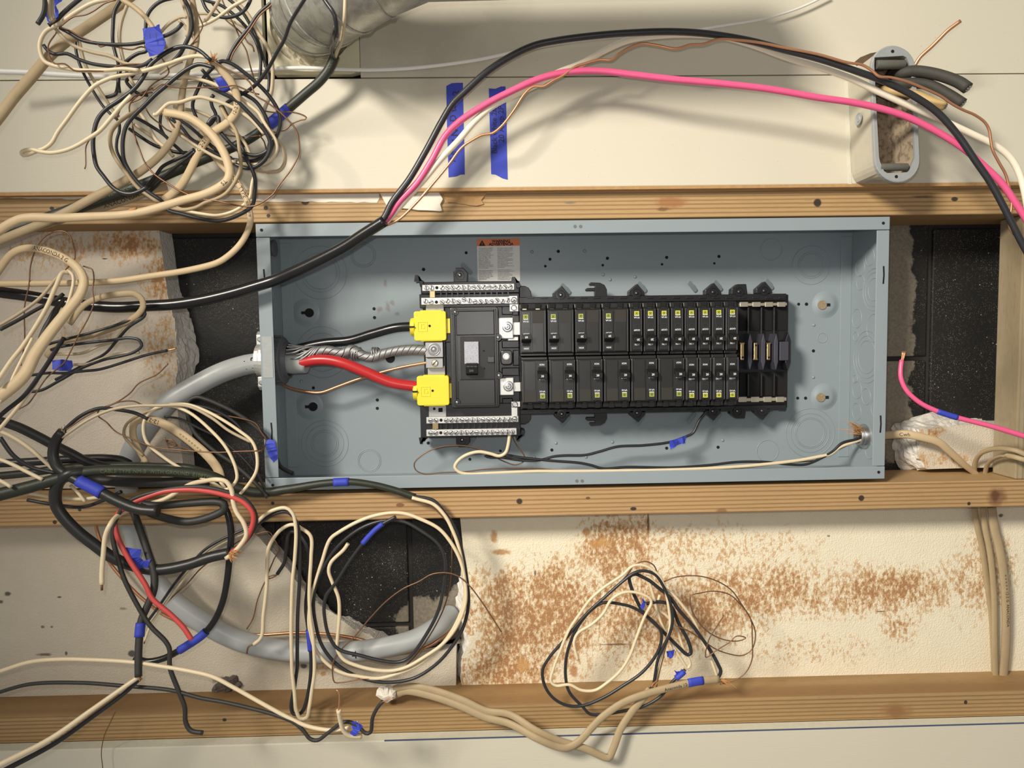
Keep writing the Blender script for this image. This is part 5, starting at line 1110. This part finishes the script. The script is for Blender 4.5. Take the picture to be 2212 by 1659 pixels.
# ================================================================ left bundle, middle height
cable('tan_cable', 'thick tan cable looping over at the left edge beside the upper foam', 'cable', (150, 660, -.08), [
    ('jacket', 'cable_tan', 21, -70, -150, '-40,640,-50 0,580 25,549 51,537 89,539 139,558 170,582 181,608 172,638 142,676 106,722 76,765 51,812 0,856 -50,890', dict(flat=.7, taper=[.8, .75, .75, .85, 1.0, 1.15, 1.25, 1.3], key='lt1')),
    ('white_wire', Wt, 9, -60, -150, '150,590 137,588 122,616 101,664 76,707 46,752 25,778 -10,830'),
    ('white_wire', Wt, 7, -60, -90, '146,584 156,592 159,606 152,640 132,690 110,730'),
    ('ground_wire', CU, 3, -60, -60, '142,583 162,557 159,532 147,504 127,499 96,512 76,542 66,575 63,613 53,664 53,735 45,790'),
])
print_on('lt1', 'ANACONDA 2 G', .29, 12, bpy.data.objects['tan_cable'], 'black_print')
lt2 = cable('tan_cable', 'tan flat cable folded back over the black range cable, blue tape below it', 'cable', (240, 640, -.05), [
    ('jacket', 'cable_tan_dirty', 13, -62, -40, '150,700,-70 182,659 215,643 253,636 291,635 306,646 309,662 299,678 266,699 203,722 132,740 100,770', dict(flat=.5, key='lt2')),
    ('black_wire', K, 6, -60, -45, '100,745 134,735 203,717 266,697 304,682 314,674 311,684 278,707 253,735 228,763 197,780 157,801 120,820'),
    ('black_wire', K, 6.4, -55, -60, '110,756 127,750 177,742 241,735 278,730 301,735 306,747 291,760 253,771 228,776 177,795 127,823 89,843 58,847', {}),
    ('white_wire', TN, 6, -48, -50, '119,765 177,763 215,747 245,737 262,718 290,690'),
    ('white_wire', TN, 6, -50, -46, '150,788 190,786 228,772 253,765 301,761'),
    ('ground_wire', CU, 3, -70, -90, '180,575 190,578 199,582 203,603 200,626 203,651 192,684 172,720 152,760 139,783 101,816 76,852 61,872 40,884'),
])
lt3 = cable('loose_wire', 'black wire with short bare copper tip crossing the upper foam', 'wire', (380, 752, -.03), [
    ('insulation', K, 6, -70, -30, '60,812,-90 100,806 140,806 177,802 215,798 266,783 316,767 362,757', dict(key='lt3')), ('copper_tip', 'copper', 3.6, -30, -30, '360,757 372,755 381,752')])
flag([(113, 778, -66), (132, 776, -66), (156, 779, -64), (158, 792, -60), (154, 802, -60), (130, 802, -66), (112, 798, -68)], -64, lt3, seed=11)
cable('loose_wire', 'pair of dull black wires slanting down at the left edge past the foam', 'wire', (51, 671, -.09), [
    ('black_wire', 'wire_black_dusty', 8, -100, -60, '0,712,-110 38,692 84,666 120,648 137,635'), ('white_wire', TN, 7, -105, -55, '-10,706 0,702 51,671 89,641 121,603 135,590'),
    ('black_wire', 'wire_black_dusty', 14, -70, -95, '137,648 122,668 111,689 96,714 84,740', dict(taper=[.5, 1, .9, .6]))])
cable('loose_wire', 'black and white wires under the thick tan loop at the left edge', 'wire', (51, 860, -.1), [
    ('black_wire', K, 9, -90, -150, '138,730,-60 114,768 89,806 51,856 13,887 -20,915'), ('white_wire', Wt, 8, -80, -130, '80,822 61,850 33,887 10,914 -20,950'), ('white_wire', Wt, 6, -120, -150, '70,730 40,790 10,850 -20,900')])
# stripped black cable with tape and its wires over the foam
b8 = cable('stripped_cable', 'black cable with blue tape whose stripped end stands up at left foam', 'cable', (140, 950, -.06), [
    ('jacket', 'cable_black', 22, -80, -90, '136,932 126,944 119,957 115,986 126,1011 152,1029 203,1055 253,1082 300,1100 342,1104', dict(key='b8', taper=[.95, 1, 1, 1.05, 1.05, 1])),
    ('black_wire', K, 8, -80, -50, '132,940 142,926 177,897 215,882 253,885 291,892 320,905'),
    ('white_wire', TN, 6.4, -82, -40, '134,945 147,936 190,907 241,885 291,877 342,876 405,877 456,902 494,930 542,955'),
    ('ground_wire', CU, 3, -80, -40, '140,930 190,897 228,880 260,868 290,867 310,875 362,874'),
    ('ground_wire', CU, 3, -60, -50, '363,786 340,808 300,828 280,850 250,870 215,885 211,897 230,912 250,932 290,950 330,965 400,973 470,977 520,975 556,974'),
])
wrap('b8', .42, .60, b8, 1.12); fray(134, 934, -80, 80, b8, 8, 12, .8, 'wire_tan')
lc = cable('coiled_cable', 'tan cable marked 12-2 G with white and black wires coiled beside the panel', 'cable', (400, 950, -.03), [
    ('jacket', 'cable_tan', 20, -30, -20, '316,1000,-10 299,970 287,938 291,912 310,905 329,907 367,922 418,958 456,993 473,1019 477,1045', dict(flat=.5, key='lc', taper=[.6, .7, .8, .95, 1, 1, 1, 1])),
    ('white_wire', Wt, 7, -40, -60, '476,1040 490,1062 460,1043 405,1019 354,988 316,953 311,912 329,887 359,876 405,889 456,930 489,968 509,1011 511,1036 496,1054 480,1060'),
    ('white_wire', Wt, 7, -44, -50, '367,874 405,874 443,887 481,907 516,930 544,953 554,978 554,1016 537,1046 519,1067'),
    ('brown_wire', 'cable_tan_dirty', 6, -24, -20, '350,880 304,895 273,917 268,940 286,963 310,985'),
    ('ground_wire', CU, 3, -36, -30, '355,945 365,965 380,962 372,950 360,952 400,968 418,975'),
])
print_on('lc', '12-2 G', .47, 13, lc, 'black_print', True); print_on('lc', '= = = = = = = =', .60, 9, lc, 'black_print')
bw = cable('loose_wire', 'black wire looping into the lower left corner of the panel, with blue tape', 'wire', (588, 965, -.02), [
    ('insulation', 'wire_black_dusty', 9, -40, 20, '578,1074,-26 557,1049 506,1003 456,968 418,930 405,892 408,866 425,858 443,862 494,884 540,912 570,940 588,965,-12 598,992,4 606,1008 616,1015 632,1022,22', dict(key='bw'))])
flag([(576, 952), (584, 948), (594, 952), (599, 975), (600, 990), (591, 999), (582, 985), (575, 966)], -18, bw, seed=13)
cable('loose_wire', 'thin black wires fanning over the dark block left of the panel', 'wire', (500, 930, -.02), [
    ('insulation', K, 5, -30, -16, '355,900 390,905 430,925 470,945 520,985 560,1030'), ('insulation', K, 6, -34, -20, '400,872 460,885 510,915 530,945 545,990 560,1030 575,1062'), ('insulation', CU, 3, -26, -14, '420,885 470,895 525,905 552,915 565,935 575,950 566,972 540,976')])
# thick black cables crossing the left side of the middle stud
for (lab, mat, w, y0, y1, s) in (
    ('uppermost thick black cable slanting down from the left edge', 'cable_black', 20, -70, -30, '-40,905 0,910 38,922 76,940 114,960 152,979 190,998 240,1012'),
    ('thick black cable running level from left edge to the grey service cable', 'cable_black', 18, -40, -12, '-40,1003 0,1001 76,997 152,992 228,990 262,994 280,1003'),
    ('thick dusty black cable lying under the printed cable at middle left', 'wire_black_dusty', 21, -40, -34, '130,1022 170,1030 215,1037 278,1042 354,1042 405,1040 450,1044'),
    ('greenish black cable in the gap between the level and printed cables, middle left', 'cable_green_black', 17, -30, -26, '-40,1032 0,1028 60,1022 130,1012 200,1006 270,1006 340,1008 400,1010 450,1022'),
    ('short dusty black cable loop hanging over the middle stud', 'wire_black_dusty', 17, -62, -50, '300,1092 316,1104 354,1118 405,1127 456,1116 484,1100 483,1088 470,1084 405,1087 337,1092 290,1086'),
): cable('thick_cable', lab, 'cable', (200, 1030, -.05), [('jacket', mat, w, y0, y1, s)])
cable('loose_wire', 'white wires sticking out among the thick black cables at middle left', 'wire', (90, 1000, -.09), [
    ('white_wire', Wt, 8, -90, -70, '-20,925 20,940 60,965 100,1000 130,1028'), ('white_wire', Wt, 8, -95, -95, '-20,985 20,1000 60,1020 92,1036'), ('white_wire', Wt, 8, -110, -110, '-20,1030 10,1043 24,1052'), ('white_wire', Wt, 8, -80, -60, '62,1065 120,1074 180,1078 225,1072'), ('white_wire', Wt, 7, -70, -70, '152,1048 170,1066 184,1084'),
    ('black_wire', K, 9, -90, -80, '0,945 30,985 70,1010 120,1022'), ('black_wire', K, 8, -50, -60, '60,1080 130,1092 180,1095 225,1080 262,1062')])
# ten-gauge cable with red, white and black conductors
bf = cable('three_wire_cable', 'heavy black cable loop ending in red, white and black wires at lower left', 'cable', (494, 1195, -.06), [
    ('jacket', 'cable_black', 24, -100, -60, '200,1018,-70 150,1024,-85 125,1045 120,1085 132,1110 165,1146 203,1176 241,1203 291,1223 342,1231 405,1220 456,1203 498,1194', dict(key='bf')),
    ('red_wire', 'wire_faded_red', 11, -62, -95, '490,1200 516,1182 539,1151 547,1113 527,1086 481,1068 430,1059 395,1058 354,1062 316,1074 278,1091 253,1112 248,1130 253,1158 278,1207 314,1263 329,1293 367,1326 395,1354 414,1382'),
    ('black_wire', 'wire_black_dusty', 10, -58, -110, '492,1192 520,1178 545,1148 553,1125 549,1105 530,1080 494,1064 430,1052 340,1062 282,1082 252,1118 244,1160 256,1212 268,1250 296,1306 324,1351 358,1386 366,1402 367,1441 386,1493 399,1528 401,1560 412,1578 438,1583'),
    ('white_wire', Wt, 10, -66, -110, '488,1206 500,1198 516,1182 532,1156 527,1131 511,1106 504,1085 500,1058 488,1040 470,1036,-70 443,1039,-58 410,1047,-44 354,1079,-46 291,1097,-58 253,1115,-84 238,1133,-100 228,1156 223,1199 220,1237 220,1263'),
    ('copper_tip', CU, 5, -110, -110, '220,1262 220,1275'),
    ('ground_wire', CU, 3, -60, -60, '514,1110 525,1130 534,1150 528,1170 512,1185'),
])
fray(498, 1197, -76, -20, bf, 30, 24, 1.2); flag([(270, 1181, -80), (305, 1188, -80), (303, 1203, -78), (312, 1212, -76), (326, 1207, -74), (318, 1234, -74), (290, 1228, -80), (280, 1205, -82)], -80, bf, seed=17)
bh = cable('taped_loop_cable', 'black cable hanging in a loop with blue tape near its lower bend', 'cable', (430, 1380, -.05), [
    ('jacket', 'cable_black_shiny', 14.5, -40, -60, '470,1078 490,1105 499,1149 496,1199 491,1250 481,1300 463,1341 440,1369 400,1397 354,1422 314,1429 290,1420', dict(key='bh'))])
wrap('bh', .66, .80, bh, 1.2)
bi = cable('split_cable', 'dusty black cable with blue tape ending above the bottom stud in two wires', 'cable', (300, 1455, -.09), [
    ('jacket', 'wire_black_dusty', 15.5, -50, -110, '282,1095 289,1108 304,1149 319,1192 333,1240 332,1275 319,1308 306,1338 301,1376 299,1414 299,1462', dict(key='bi')),
    ('white_wire', Wt, 12, -108, -190, '300,1462 260,1490 195,1536 109,1596 0,1652 -60,1685', dict(taper=[.8, 1, 1.1])), ('black_wire', K, 11, -104, -182, '304,1464 268,1498 203,1546 118,1606 10,1664 -50,1698', dict(taper=[.8, 1, 1.1])),
    ('ground_wire', CU, 2, -30, -30, '250,1535 236,1565 225,1590 219,1625 222,1660')])
wrap('bi', .70, .79, bi, 1.25); fray(300, 1462, -108, -95, bi, 10, 12, 1.0)
cable('loose_wire', 'thin black, white and copper wires slanting across the grey service cable', 'wire', (400, 1240, -.03), [
    ('black_wire', K, 6, -40, -60, '545,1134 522,1146 481,1164 443,1187 418,1212 380,1257 342,1311 316,1346'), ('white_wire', Wt, 5.5, -36, -58, '548,1140 526,1152 486,1170 450,1192 425,1217 388,1262 350,1314 326,1350 312,1385'), ('ground_wire', CU, 3, -34, -55, '550,1146 500,1180 435,1227 405,1260 367,1295 329,1344 311,1390')])
cable('loose_wire', 'long white wire bowed across the lower foam from the left edge to a taped end', 'wire', (200, 1425, -.06), [
    ('insulation', Wt, 9, -90, -120, '-40,1462 0,1450 65,1430 130,1424 195,1425 282,1430 347,1439 412,1450 460,1462 503,1484 569,1521 623,1550 666,1569 720,1577 760,1569 775,1560', dict(wob=.02, key='lw')), ('stripped_end', Wt, 10, -140, -120, '731,1534 736,1560 742,1578 755,1589 781,1591'), ('copper_tip', 'copper', 3.6, -140, -138, '731,1536 733,1510 732,1496 727,1490')])
lb = cable('loose_wire', 'long black wire bowed across the bottom stud from the left edge to a taped end', 'wire', (200, 1478, -.05), [
    ('insulation', 'wire_black_dusty', 8.4, -80, -130, '-40,1508 0,1495 65,1478 174,1475 271,1482 369,1491 434,1508 480,1516 525,1526 590,1543 634,1560 655,1578 670,1596 686,1599 710,1582 742,1560 760,1561 775,1570 790,1584 800,1582 805,1550 816,1528 827,1515', dict(wob=.02)), ('copper_tip', 'copper', 3.6, -132, -134, '826,1516 840,1510 850,1507')])
flag([(757, 1562, -125), (768, 1558, -128), (783, 1570, -126), (776, 1580, -128), (768, 1592, -128), (752, 1590, -124), (762, 1576, -126)], -126, lb, seed=19)

# ================================================================ upper-left tangle
cable('tan_cable', 'straight thick tan cable slanting down to the left edge in the upper tangle', 'cable', (108, 120, -.11), [('jacket', 'cable_tan_dirty', 24, -150, -60, '-40,300 0,250 30,210 70,164 108,120 150,84 190,57 253,14 290,-14', dict(flat=.7, taper=[1, 1, .95, .9, .9]))])
cable('tangle_cable', 'cream wires with black partners looping around the far left of the tangle', 'cable', (95, 95, -.12), [
    ('white_wire', 'wire_white', 8.4, -125, -105, '262,-6 202,6 165,26 127,52 99,68 87,90 87,112 96,132 114,141 152,149 177,152 228,152 266,149 300,152'),
    ('black_wire', K, 7.4, -118, -98, '94,97 104,110 118,117 145,116 172,129 200,138 250,144 289,145 311,140 330,128'),
    ('black_wire', K, 7.4, -116, -102, '129,60 155,74 175,86 205,93 240,96 290,95 335,84 365,74 384,62 394,50'),
    ('white_wire', TN, 7.4, -112, -96, '120,62 135,79 160,99 200,113 240,122 270,137 290,140 318,139'),
    ('ground_wire', CU, 3.2, -120, -100, '128,58 150,66 175,80 210,95 217,101 228,98 250,101 285,107 305,101 320,105 335,113 345,119'),
    ('ground_wire', CU, 3.2, -128, -100, '122,70 104,100 110,128 118,137 140,138 160,152 190,153 235,152 255,142 280,139 315,139'),
    ('ground_wire', CU, 3.2, -130, -125, '250,0 225,8 205,22 185,32 160,36 145,45 130,58'),
    ('black_wire', K, 8.5, -110, -120, '180,-8 155,12 137,28 118,47 105,55'),
])
tl = cable('tangle_cable', 'short black and tan wire ends with blue tape at the top left corner', 'cable', (100, 30, -.13), [
    ('black_wire', K, 9, -130, -138, '97,-12 97,15 94,30 88,42 81,52'), ('white_wire', TN, 8, -130, -128, '107,-10 105,15 107,33 114,46'), ('white_wire', TN, 8, -124, -126, '116,-10 112,12 113,30 117,42')])
flag([(119, -6, -128), (135, -4, -126), (122, 13, -128), (126, 24, -126), (126, 34, -128), (118, 38, -128)], -126, tl, seed=23); flag([(100, 20, -128), (104, 25, -128), (104, 40, -128), (107, 48, -128), (101, 44, -128), (98, 32, -128)], -128, tl, seed=24)
ta = cable('tangle_cable', 'tan cable with a large blue tape flag near the top of the tangle', 'cable', (330, 80, -.1), [
    ('jacket', 'cable_tan', 10, -100, -95, '255,-14 265,0 285,12 305,28 320,45 332,62 345,82 358,104', dict(key='ta')),
    ('black_wire', K, 7, -80, -90, '262,-2 248,24 244,60 244,92 250,118 256,140 256,165 254,190 250,203 240,208 229,210'),
    ('white_wire', TN, 7, -76, -80, '276,8 262,48 258,80 262,110 268,136 276,160 290,185'),
    ('black_wire', K, 7, -84, -90, '385,-6 350,2 333,13 321,28 316,42 315,60 314,90 316,110 300,115 288,121 275,131 262,146 256,175 258,200'),
    ('black_wire', K, 7, -84, -60, '300,148 285,165 273,176 286,192 300,203 320,206'),
])
flag([(307, 62, -108), (322, 58, -112), (337, 57, -112), (343, 52, -108), (350, 70, -110), (358, 90, -110), (353, 110, -112), (338, 117, -112), (322, 122, -110), (314, 95, -110)], -110, ta, seed=29)
lettering('pen_mark', '1 1', 16 * S(-.1), P(331, 78, -.118).x, -.118, P(331, 78, -.118).z, 'ink', ta)
tb = cable('tangle_cable', 'tan cable dropping from the top and slanting away to lower left behind the tangle', 'cable', (390, 230, -.03), [
    ('jacket', 'cable_tan_dirty', 17, -60, -70, '412,-20 415,0 422,40 424,90 411,130 399,170 392,215 388,250 377,292 348,333 307,368 263,394 200,428 120,470 40,503 -40,535', dict(flat=.65, taper=[.75, .75, .85, 1, 1.1, 1.1, 1.1])),
    ('black_wire', K, 8, -74, -60, '392,-10 404,8 413,34 414,62 407,82 399,98 390,115 372,135'), ('white_wire', TN, 7.4, -72, -66, '390,-6 399,18 406,42 407,62 404,80'), ('white_wire', TN, 7, -70, -60, '386,44 394,50 405,65 418,80 426,102'),
    ('ground_wire', CU, 3, -78, -64, '408,0 423,20 432,40 438,55 433,68 426,80 412,98'), ('white_wire', TN, 6.5, -66, -70, '347,70 364,52 383,40 396,36 404,38'), ('ground_wire', 'wire_tan', 5, -40, -40, '345,160 365,147 385,136 394,133')])
# the big knot
kn = cable('tangle_cable', 'tan cable frayed open in the middle of the tangle with long white and black wires', 'cable', (465, 140, -.09), [
    ('jacket', 'cable_tan', 17, -90, -40, '456,128 470,143 490,164 505,188 513,215 510,242 490,266 463,284 442,308 424,340 410,369 394,396 370,420 350,434', dict(flat=.6, key='kn')),
    ('white_wire', 'wire_white', 8.2, -96, -120, '458,126 430,121 405,124 370,135 330,148 290,158 250,165 230,172 205,185 185,205 165,230 145,258 125,285 112,308 97,320 80,326 60,334 50,335 46,330 54,325 70,323 85,327 110,330 140,325 165,315 190,300 215,283 240,255 265,225 284,206'),
    ('black_wire', K, 8.4, -98, -96, '455,130 428,108 405,101 385,102 365,110 345,123 325,140 306,172 287,195 256,218 228,237 212,256 204,280 201,309 203,334 209,360 224,381 243,404 260,415 281,419 302,413 318,404'),
    ('black_wire', K, 8.2, -92, -60, '462,146 430,139 405,149 380,167 360,184 335,205 310,230 285,255 272,274 266,298 265,322 268,346 280,370 296,392 312,408 325,418 351,436 362,453 395,463 431,472 469,477 494,473 531,456 545,444 551,414 551,386 545,367 533,346 512,322'),
    ('black_wire', K, 8, -92, -44, '470,136 481,132 501,138 527,156 552,177 567,191 582,208 597,231 605,252 605,271 600,288 590,309 582,330'),
    ('ground_wire', CU, 3.4, -96, -60, '462,132 489,149 514,161 539,177 552,205 577,221 603,241 622,259 638,278 644,297 646,330 631,363 602,401 589,420 557,442 538,446 507,443 469,434 431,429 393,414 370,401 332,375 313,351 300,319 290,290 285,265 280,227 300,205 330,190'),
    ('ground_wire', CU, 3, -100, -80, '330,195 352,182 372,188 400,190 438,189 476,189 508,185 527,192 546,200 560,204'),
])
fray(457, 130, -94, 110, kn, 22, 20, 1.6); print_on('kn', 'G 2-21', .62, 11, kn, 'black_print', True); print_on('kn', '12-2 G', .34, 10, kn, 'black_print', True)
link('tape_wrap', tube_mesh('tape_wrap', path('478,165 486,182 494,196', -78, -70), 15 * S(-.07), 7 * S(-.07), 12, .15), MA['blue_tape'], kn)
# black taped cable at the duct
dk = cable('taped_cable', 'black round cable with blue tape rising to a stripped end below the duct', 'cable', (610, 245, -.03), [
    ('jacket', 'cable_green_black', 21, -45, -55, '724,119,-50 711,149 690,176 660,202 630,228 590,262,-34 555,289 520,310 470,332,-30 420,352 380,369 320,394 260,417 200,437 130,462 60,487 0,507 -50,524', dict(key='dk', taper=[.92, .92, .92, .92, 1, 1.15, 1.2, 1.2])),
    ('black_wire', K, 9, -52, -190, '722,126,-52 716,106,-90 724,88,-140 727,72,-175 722,32,-190 704,4 690,-18'), ('white_wire', 'wire_tan', 8, -54, -190, '724,122,-54 728,110,-90 739,82,-150 744,40,-185 746,-10'), ('black_wire', K, 4, -50, -180, '720,118,-52 722,95,-130 720,70,-178 724,48'), ('ground_wire', 'copper', 3, -52, -60, '722,118 726,104 728,96'),
    ('paper_wrap', 'fibre', 9, -51, -53, '721,122 723,114')])
wrap('dk', .165, .225, dk, 1.12); print_on('dk', 'E108T6K', .04, 12, dk, 'faint_print', True); print_on('dk', '- 2 C. 12  TYPE NM', .70, 12, dk, 'faint_print', True)
print_on('dk', '/', .19, 16, dk, 'ink')
cable('tan_cable', 'tan flat cable lying just under the black taped cable along the top stud', 'cable', (230, 450, -.02), [('jacket', 'cable_tan_dirty', 17, -24, -50, '360,402 320,412 280,430 205,454 140,472 60,497 0,515 -50,530', dict(flat=.55, key='tu'))])
print_on('tu', 'ANACONDA', .35, 13, bpy.data.objects['tan_cable.003'] if 'tan_cable.003' in bpy.data.objects else None, 'black_print', True)
tm = cable('tan_cable', 'thick tan cable curving from the tangle centre down to the left edge', 'cable', (490, 390, -.08), [
    ('jacket', 'cable_tan', 18, -96, -110, '356,243 388,248 413,256 451,284 476,316 491,348 496,374 490,391 474,404 443,419 400,431 357,444 306,458 256,465 193,468 126,471 70,470 45,473 22,483 0,497 -40,522', dict(flat=.72, key='tm', taper=[.9, 1, 1, .95, .95, 1, 1.05, 1.1])),
    ('white_wire', 'wire_white', 7.6, -100, -60, '331,247 337,248 348,238 364,224 389,221 414,213 433,210 455,215 476,221 508,235 539,255 558,274 571,290'),
    ('black_wire', K, 7, -70, -50, '284,246 290,252 307,261 332,276 355,292 370,307 383,319 400,334'),
    ('black_wire', K, 7, -66, -50, '368,255 392,275 410,297 440,318 480,338 510,346'),
    ('black_wire', K, 7, -66, -50, '375,252 405,270 440,300 470,325 500,342'),
    ('white_wire', TN, 7, -60, -60, '360,250 375,280 405,302 440,325 480,345 510,350'),
    ('ground_wire', CU, 3, -74, -60, '314,233 326,252 345,267 360,280 374,286'), ('ground_wire', CU, 3, -70, -56, '358,250 380,278 410,298 450,312'),
    ('scraped_spot', 'fibre', 9, -104, -104, '281,455 296,452'),
])
fray(356, 244, -96, 170, tm, 8, 8, 1.0)
print_on('tm', 'TS', .29, 12, tm, 'black_print')
tp = cable('tan_cable', 'tan cable printed TYPE NM crossing the top stud and swinging left over the foam', 'cable', (540, 470, -.05), [
    ('jacket', 'cable_tan', 13.5, -50, -60, '430,285,-40 450,320 475,352 494,373 513,395 528,420 538,452 541,477 532,506 515,532 490,555 468,568 405,584 329,596 253,607 177,611 100,612 0,613 -40,613', dict(flat=.7, key='tp')),
])
print_on('tp', '6  NM  TYPE  =====', .13, 12, tp, 'black_print')
cable('tangle_cable', 'pair of long tan and black wires running down the left of the tangle', 'cable', (205, 190, -.06), [
    ('black_wire', K, 6, -70, -64, '163,84 165,114 175,146 187,171 205,203 224,231 241,248 256,262 258,282 253,300 252,324 261,344 280,374 297,395 313,413'),
    ('white_wire', TN, 7, -66, -60, '171,88 180,127 190,152 212,189 228,214 243,237 256,252'),
    ('white_wire', 'cable_tan_dirty', 8, -78, -70, '300,236 281,247 256,265 241,284 238,309 246,335 262,360 274,375 288,394 301,408 319,421 346,439 375,450 399,453 424,448 443,438 469,429 488,418 504,399 513,382 520,362 517,322 514,297 508,280 491,256 476,229'),
    ('ground_wire', CU, 2.8, -80, -84, '205,290 195,300 186,316 185,341 185,358 183,365'), ('ground_wire', CU, 3, -70, -74, '330,200 310,202 295,206 282,216 262,232 256,246 250,258'), ('ground_wire', CU, 3, -84, -80, '345,118 365,155 358,165 335,178 322,190 305,212 283,222'),
])
cable('tangle_cable', 'black wires turning around the lower right of the tangle in wide loops', 'cable', (560, 345, -.05), [
    ('black_wire', K, 8.6, -84, -56, '440,182 476,199 508,216 539,245 561,269 577,290 583,306 582,324 575,341 558,357 539,364 520,360 500,350'),
    ('black_wire', K, 8, -70, -48, '470,185 504,194 527,203 552,219 571,246 580,271 584,297 581,316 571,335 552,346 527,348 504,345 480,338'),
    ('black_wire', K, 8, -64, -60, '448,270 458,256 471,252 474,280 489,300 508,319 527,330 552,336 571,330 580,322'),
    ('black_wire', K, 7.4, -60, -50, '462,205 456,214 459,232 466,246 457,266 446,274'), ('black_wire', K, 7, -46, -46, '480,228 495,258 508,280 515,300 524,320 535,345'),
    ('black_wire', K, 7, -60, -54, '460,146 440,168 429,190 420,210 416,230 424,254'), ('black_wire', K, 7, -74, -60, '436,150 455,172 465,186')])
cable('tangle_cable', 'white wires turning around the lower right of the tangle in wide loops', 'cable', (600, 330, -.05), [
    ('white_wire', 'wire_white', 7.6, -80, -52, '385,168 400,166 425,170 463,182 489,194 514,208 539,227 558,243 571,265 583,284 595,303 598,322 590,338 575,351 552,356 514,352'),
    ('white_wire', TN, 8, -46, -40, '580,276 597,300 610,317 616,341 613,357 602,369 577,370 546,366'),
    ('white_wire', TN, 7, -52, -46, '375,230 400,236 425,240 451,251 476,265 501,281 520,297 533,316 541,337'),
    ('white_wire', 'wire_white', 6.6, -44, -40, '552,370 546,390 543,405 540,425 526,443 500,458 469,465 437,462 405,456 380,448'),
    ('white_wire', TN, 7, -60, -50, '290,268 307,280 332,298 348,313 375,338'), ('white_wire', 'wire_white', 7, -64, -54, '300,240 315,262 328,286 338,303 357,319 374,338'),
    ('black_wire', 'cable_black_shiny', 7, -50, -46, '279,278 300,293 332,313 357,322 383,329 405,330'),
    ('black_wire', K, 7, -56, -48, '420,322 400,336 382,344 351,360 338,377 319,401 312,416'), ('black_wire', 'cable_black_shiny', 7.4, -58, -48, '424,326 405,342 382,359 351,386 332,405 318,418'),
    ('black_wire', K, 6, -60, -56, '348,244 346,262 347,276 354,290')])
cable('tangle_cable', 'black wires sweeping down from the top edge on the right of the tangle', 'cable', (560, 110, -.05), [
    ('black_wire', K, 6.6, -52, -40, '430,-8 442,0 476,11 501,28 527,53 549,82 559,108 563,128 562,158 558,180'), ('black_wire', K, 6.6, -46, -36, '484,-10 496,0 520,22 539,51 554,81 567,120 576,149 581,171 580,198'),
    ('white_wire', TN, 8, -44, -34, '494,-10 505,0 533,28 558,71 577,101 587,133 589,171 585,203 576,224 569,242'), ('white_wire', TN, 5, -40, -34, '490,40 520,55 545,70 560,85'),
    ('black_wire', K, 7, -66, -62, '434,-12 437,0 448,23 466,34 489,38 514,32 530,20 541,0 544,-12')])
cable('tangle_cable', 'white and tan wires crossing at the top centre of the tangle', 'cable', (480, 30, -.06), [
    ('white_wire', 'wire_white', 7, -72, -60, '545,-12 527,0 501,15 476,34 454,47 438,54 422,58'), ('white_wire', TN, 7, -74, -62, '477,-12 473,0 465,15 455,30 446,42 436,49'), ('white_wire', TN, 5, -30, -30, '425,30 450,30 475,33'),
    ('ground_wire', CU, 3, -50, -34, '476,-12 480,0 494,32 509,61 521,89 532,109 538,133 548,168 552,180'), ('ground_wire', CU, 3, -46, -36, '445,-6 455,5 475,28 490,45 515,65 527,78 535,92 545,99 549,112'),
    ('ground_wire', CU, 3, -50, -34, '572,240 596,243 628,242 653,248 662,254 658,258 651,259 632,267 618,279 603,283 577,289 546,295 514,295 482,290'), ('ground_wire', CU, 3, -60, -40, '560,292 570,305 575,325 577,338')])
cable('tangle_cable', 'black wire with bare copper beside it slanting from the top into the knot', 'cable', (530, 70, -.06), [
    ('black_wire', K, 7, -70, -60, '596,-12 587,4 558,30 537,61 514,89 499,114 491,133'), ('ground_wire', CU, 3.6, -72, -62, '600,-8 585,12 562,32 540,64 519,92 503,116 497,134')])
cable('tangle_cable', 'single black wire slanting past the left of the duct into the tangle', 'cable', (615, 86, -.09), [('black_wire', K, 7.4, -170, -50, '664,-12 657,0 628,48 614,86 597,116 577,152 558,177 539,194 515,207 490,222')])
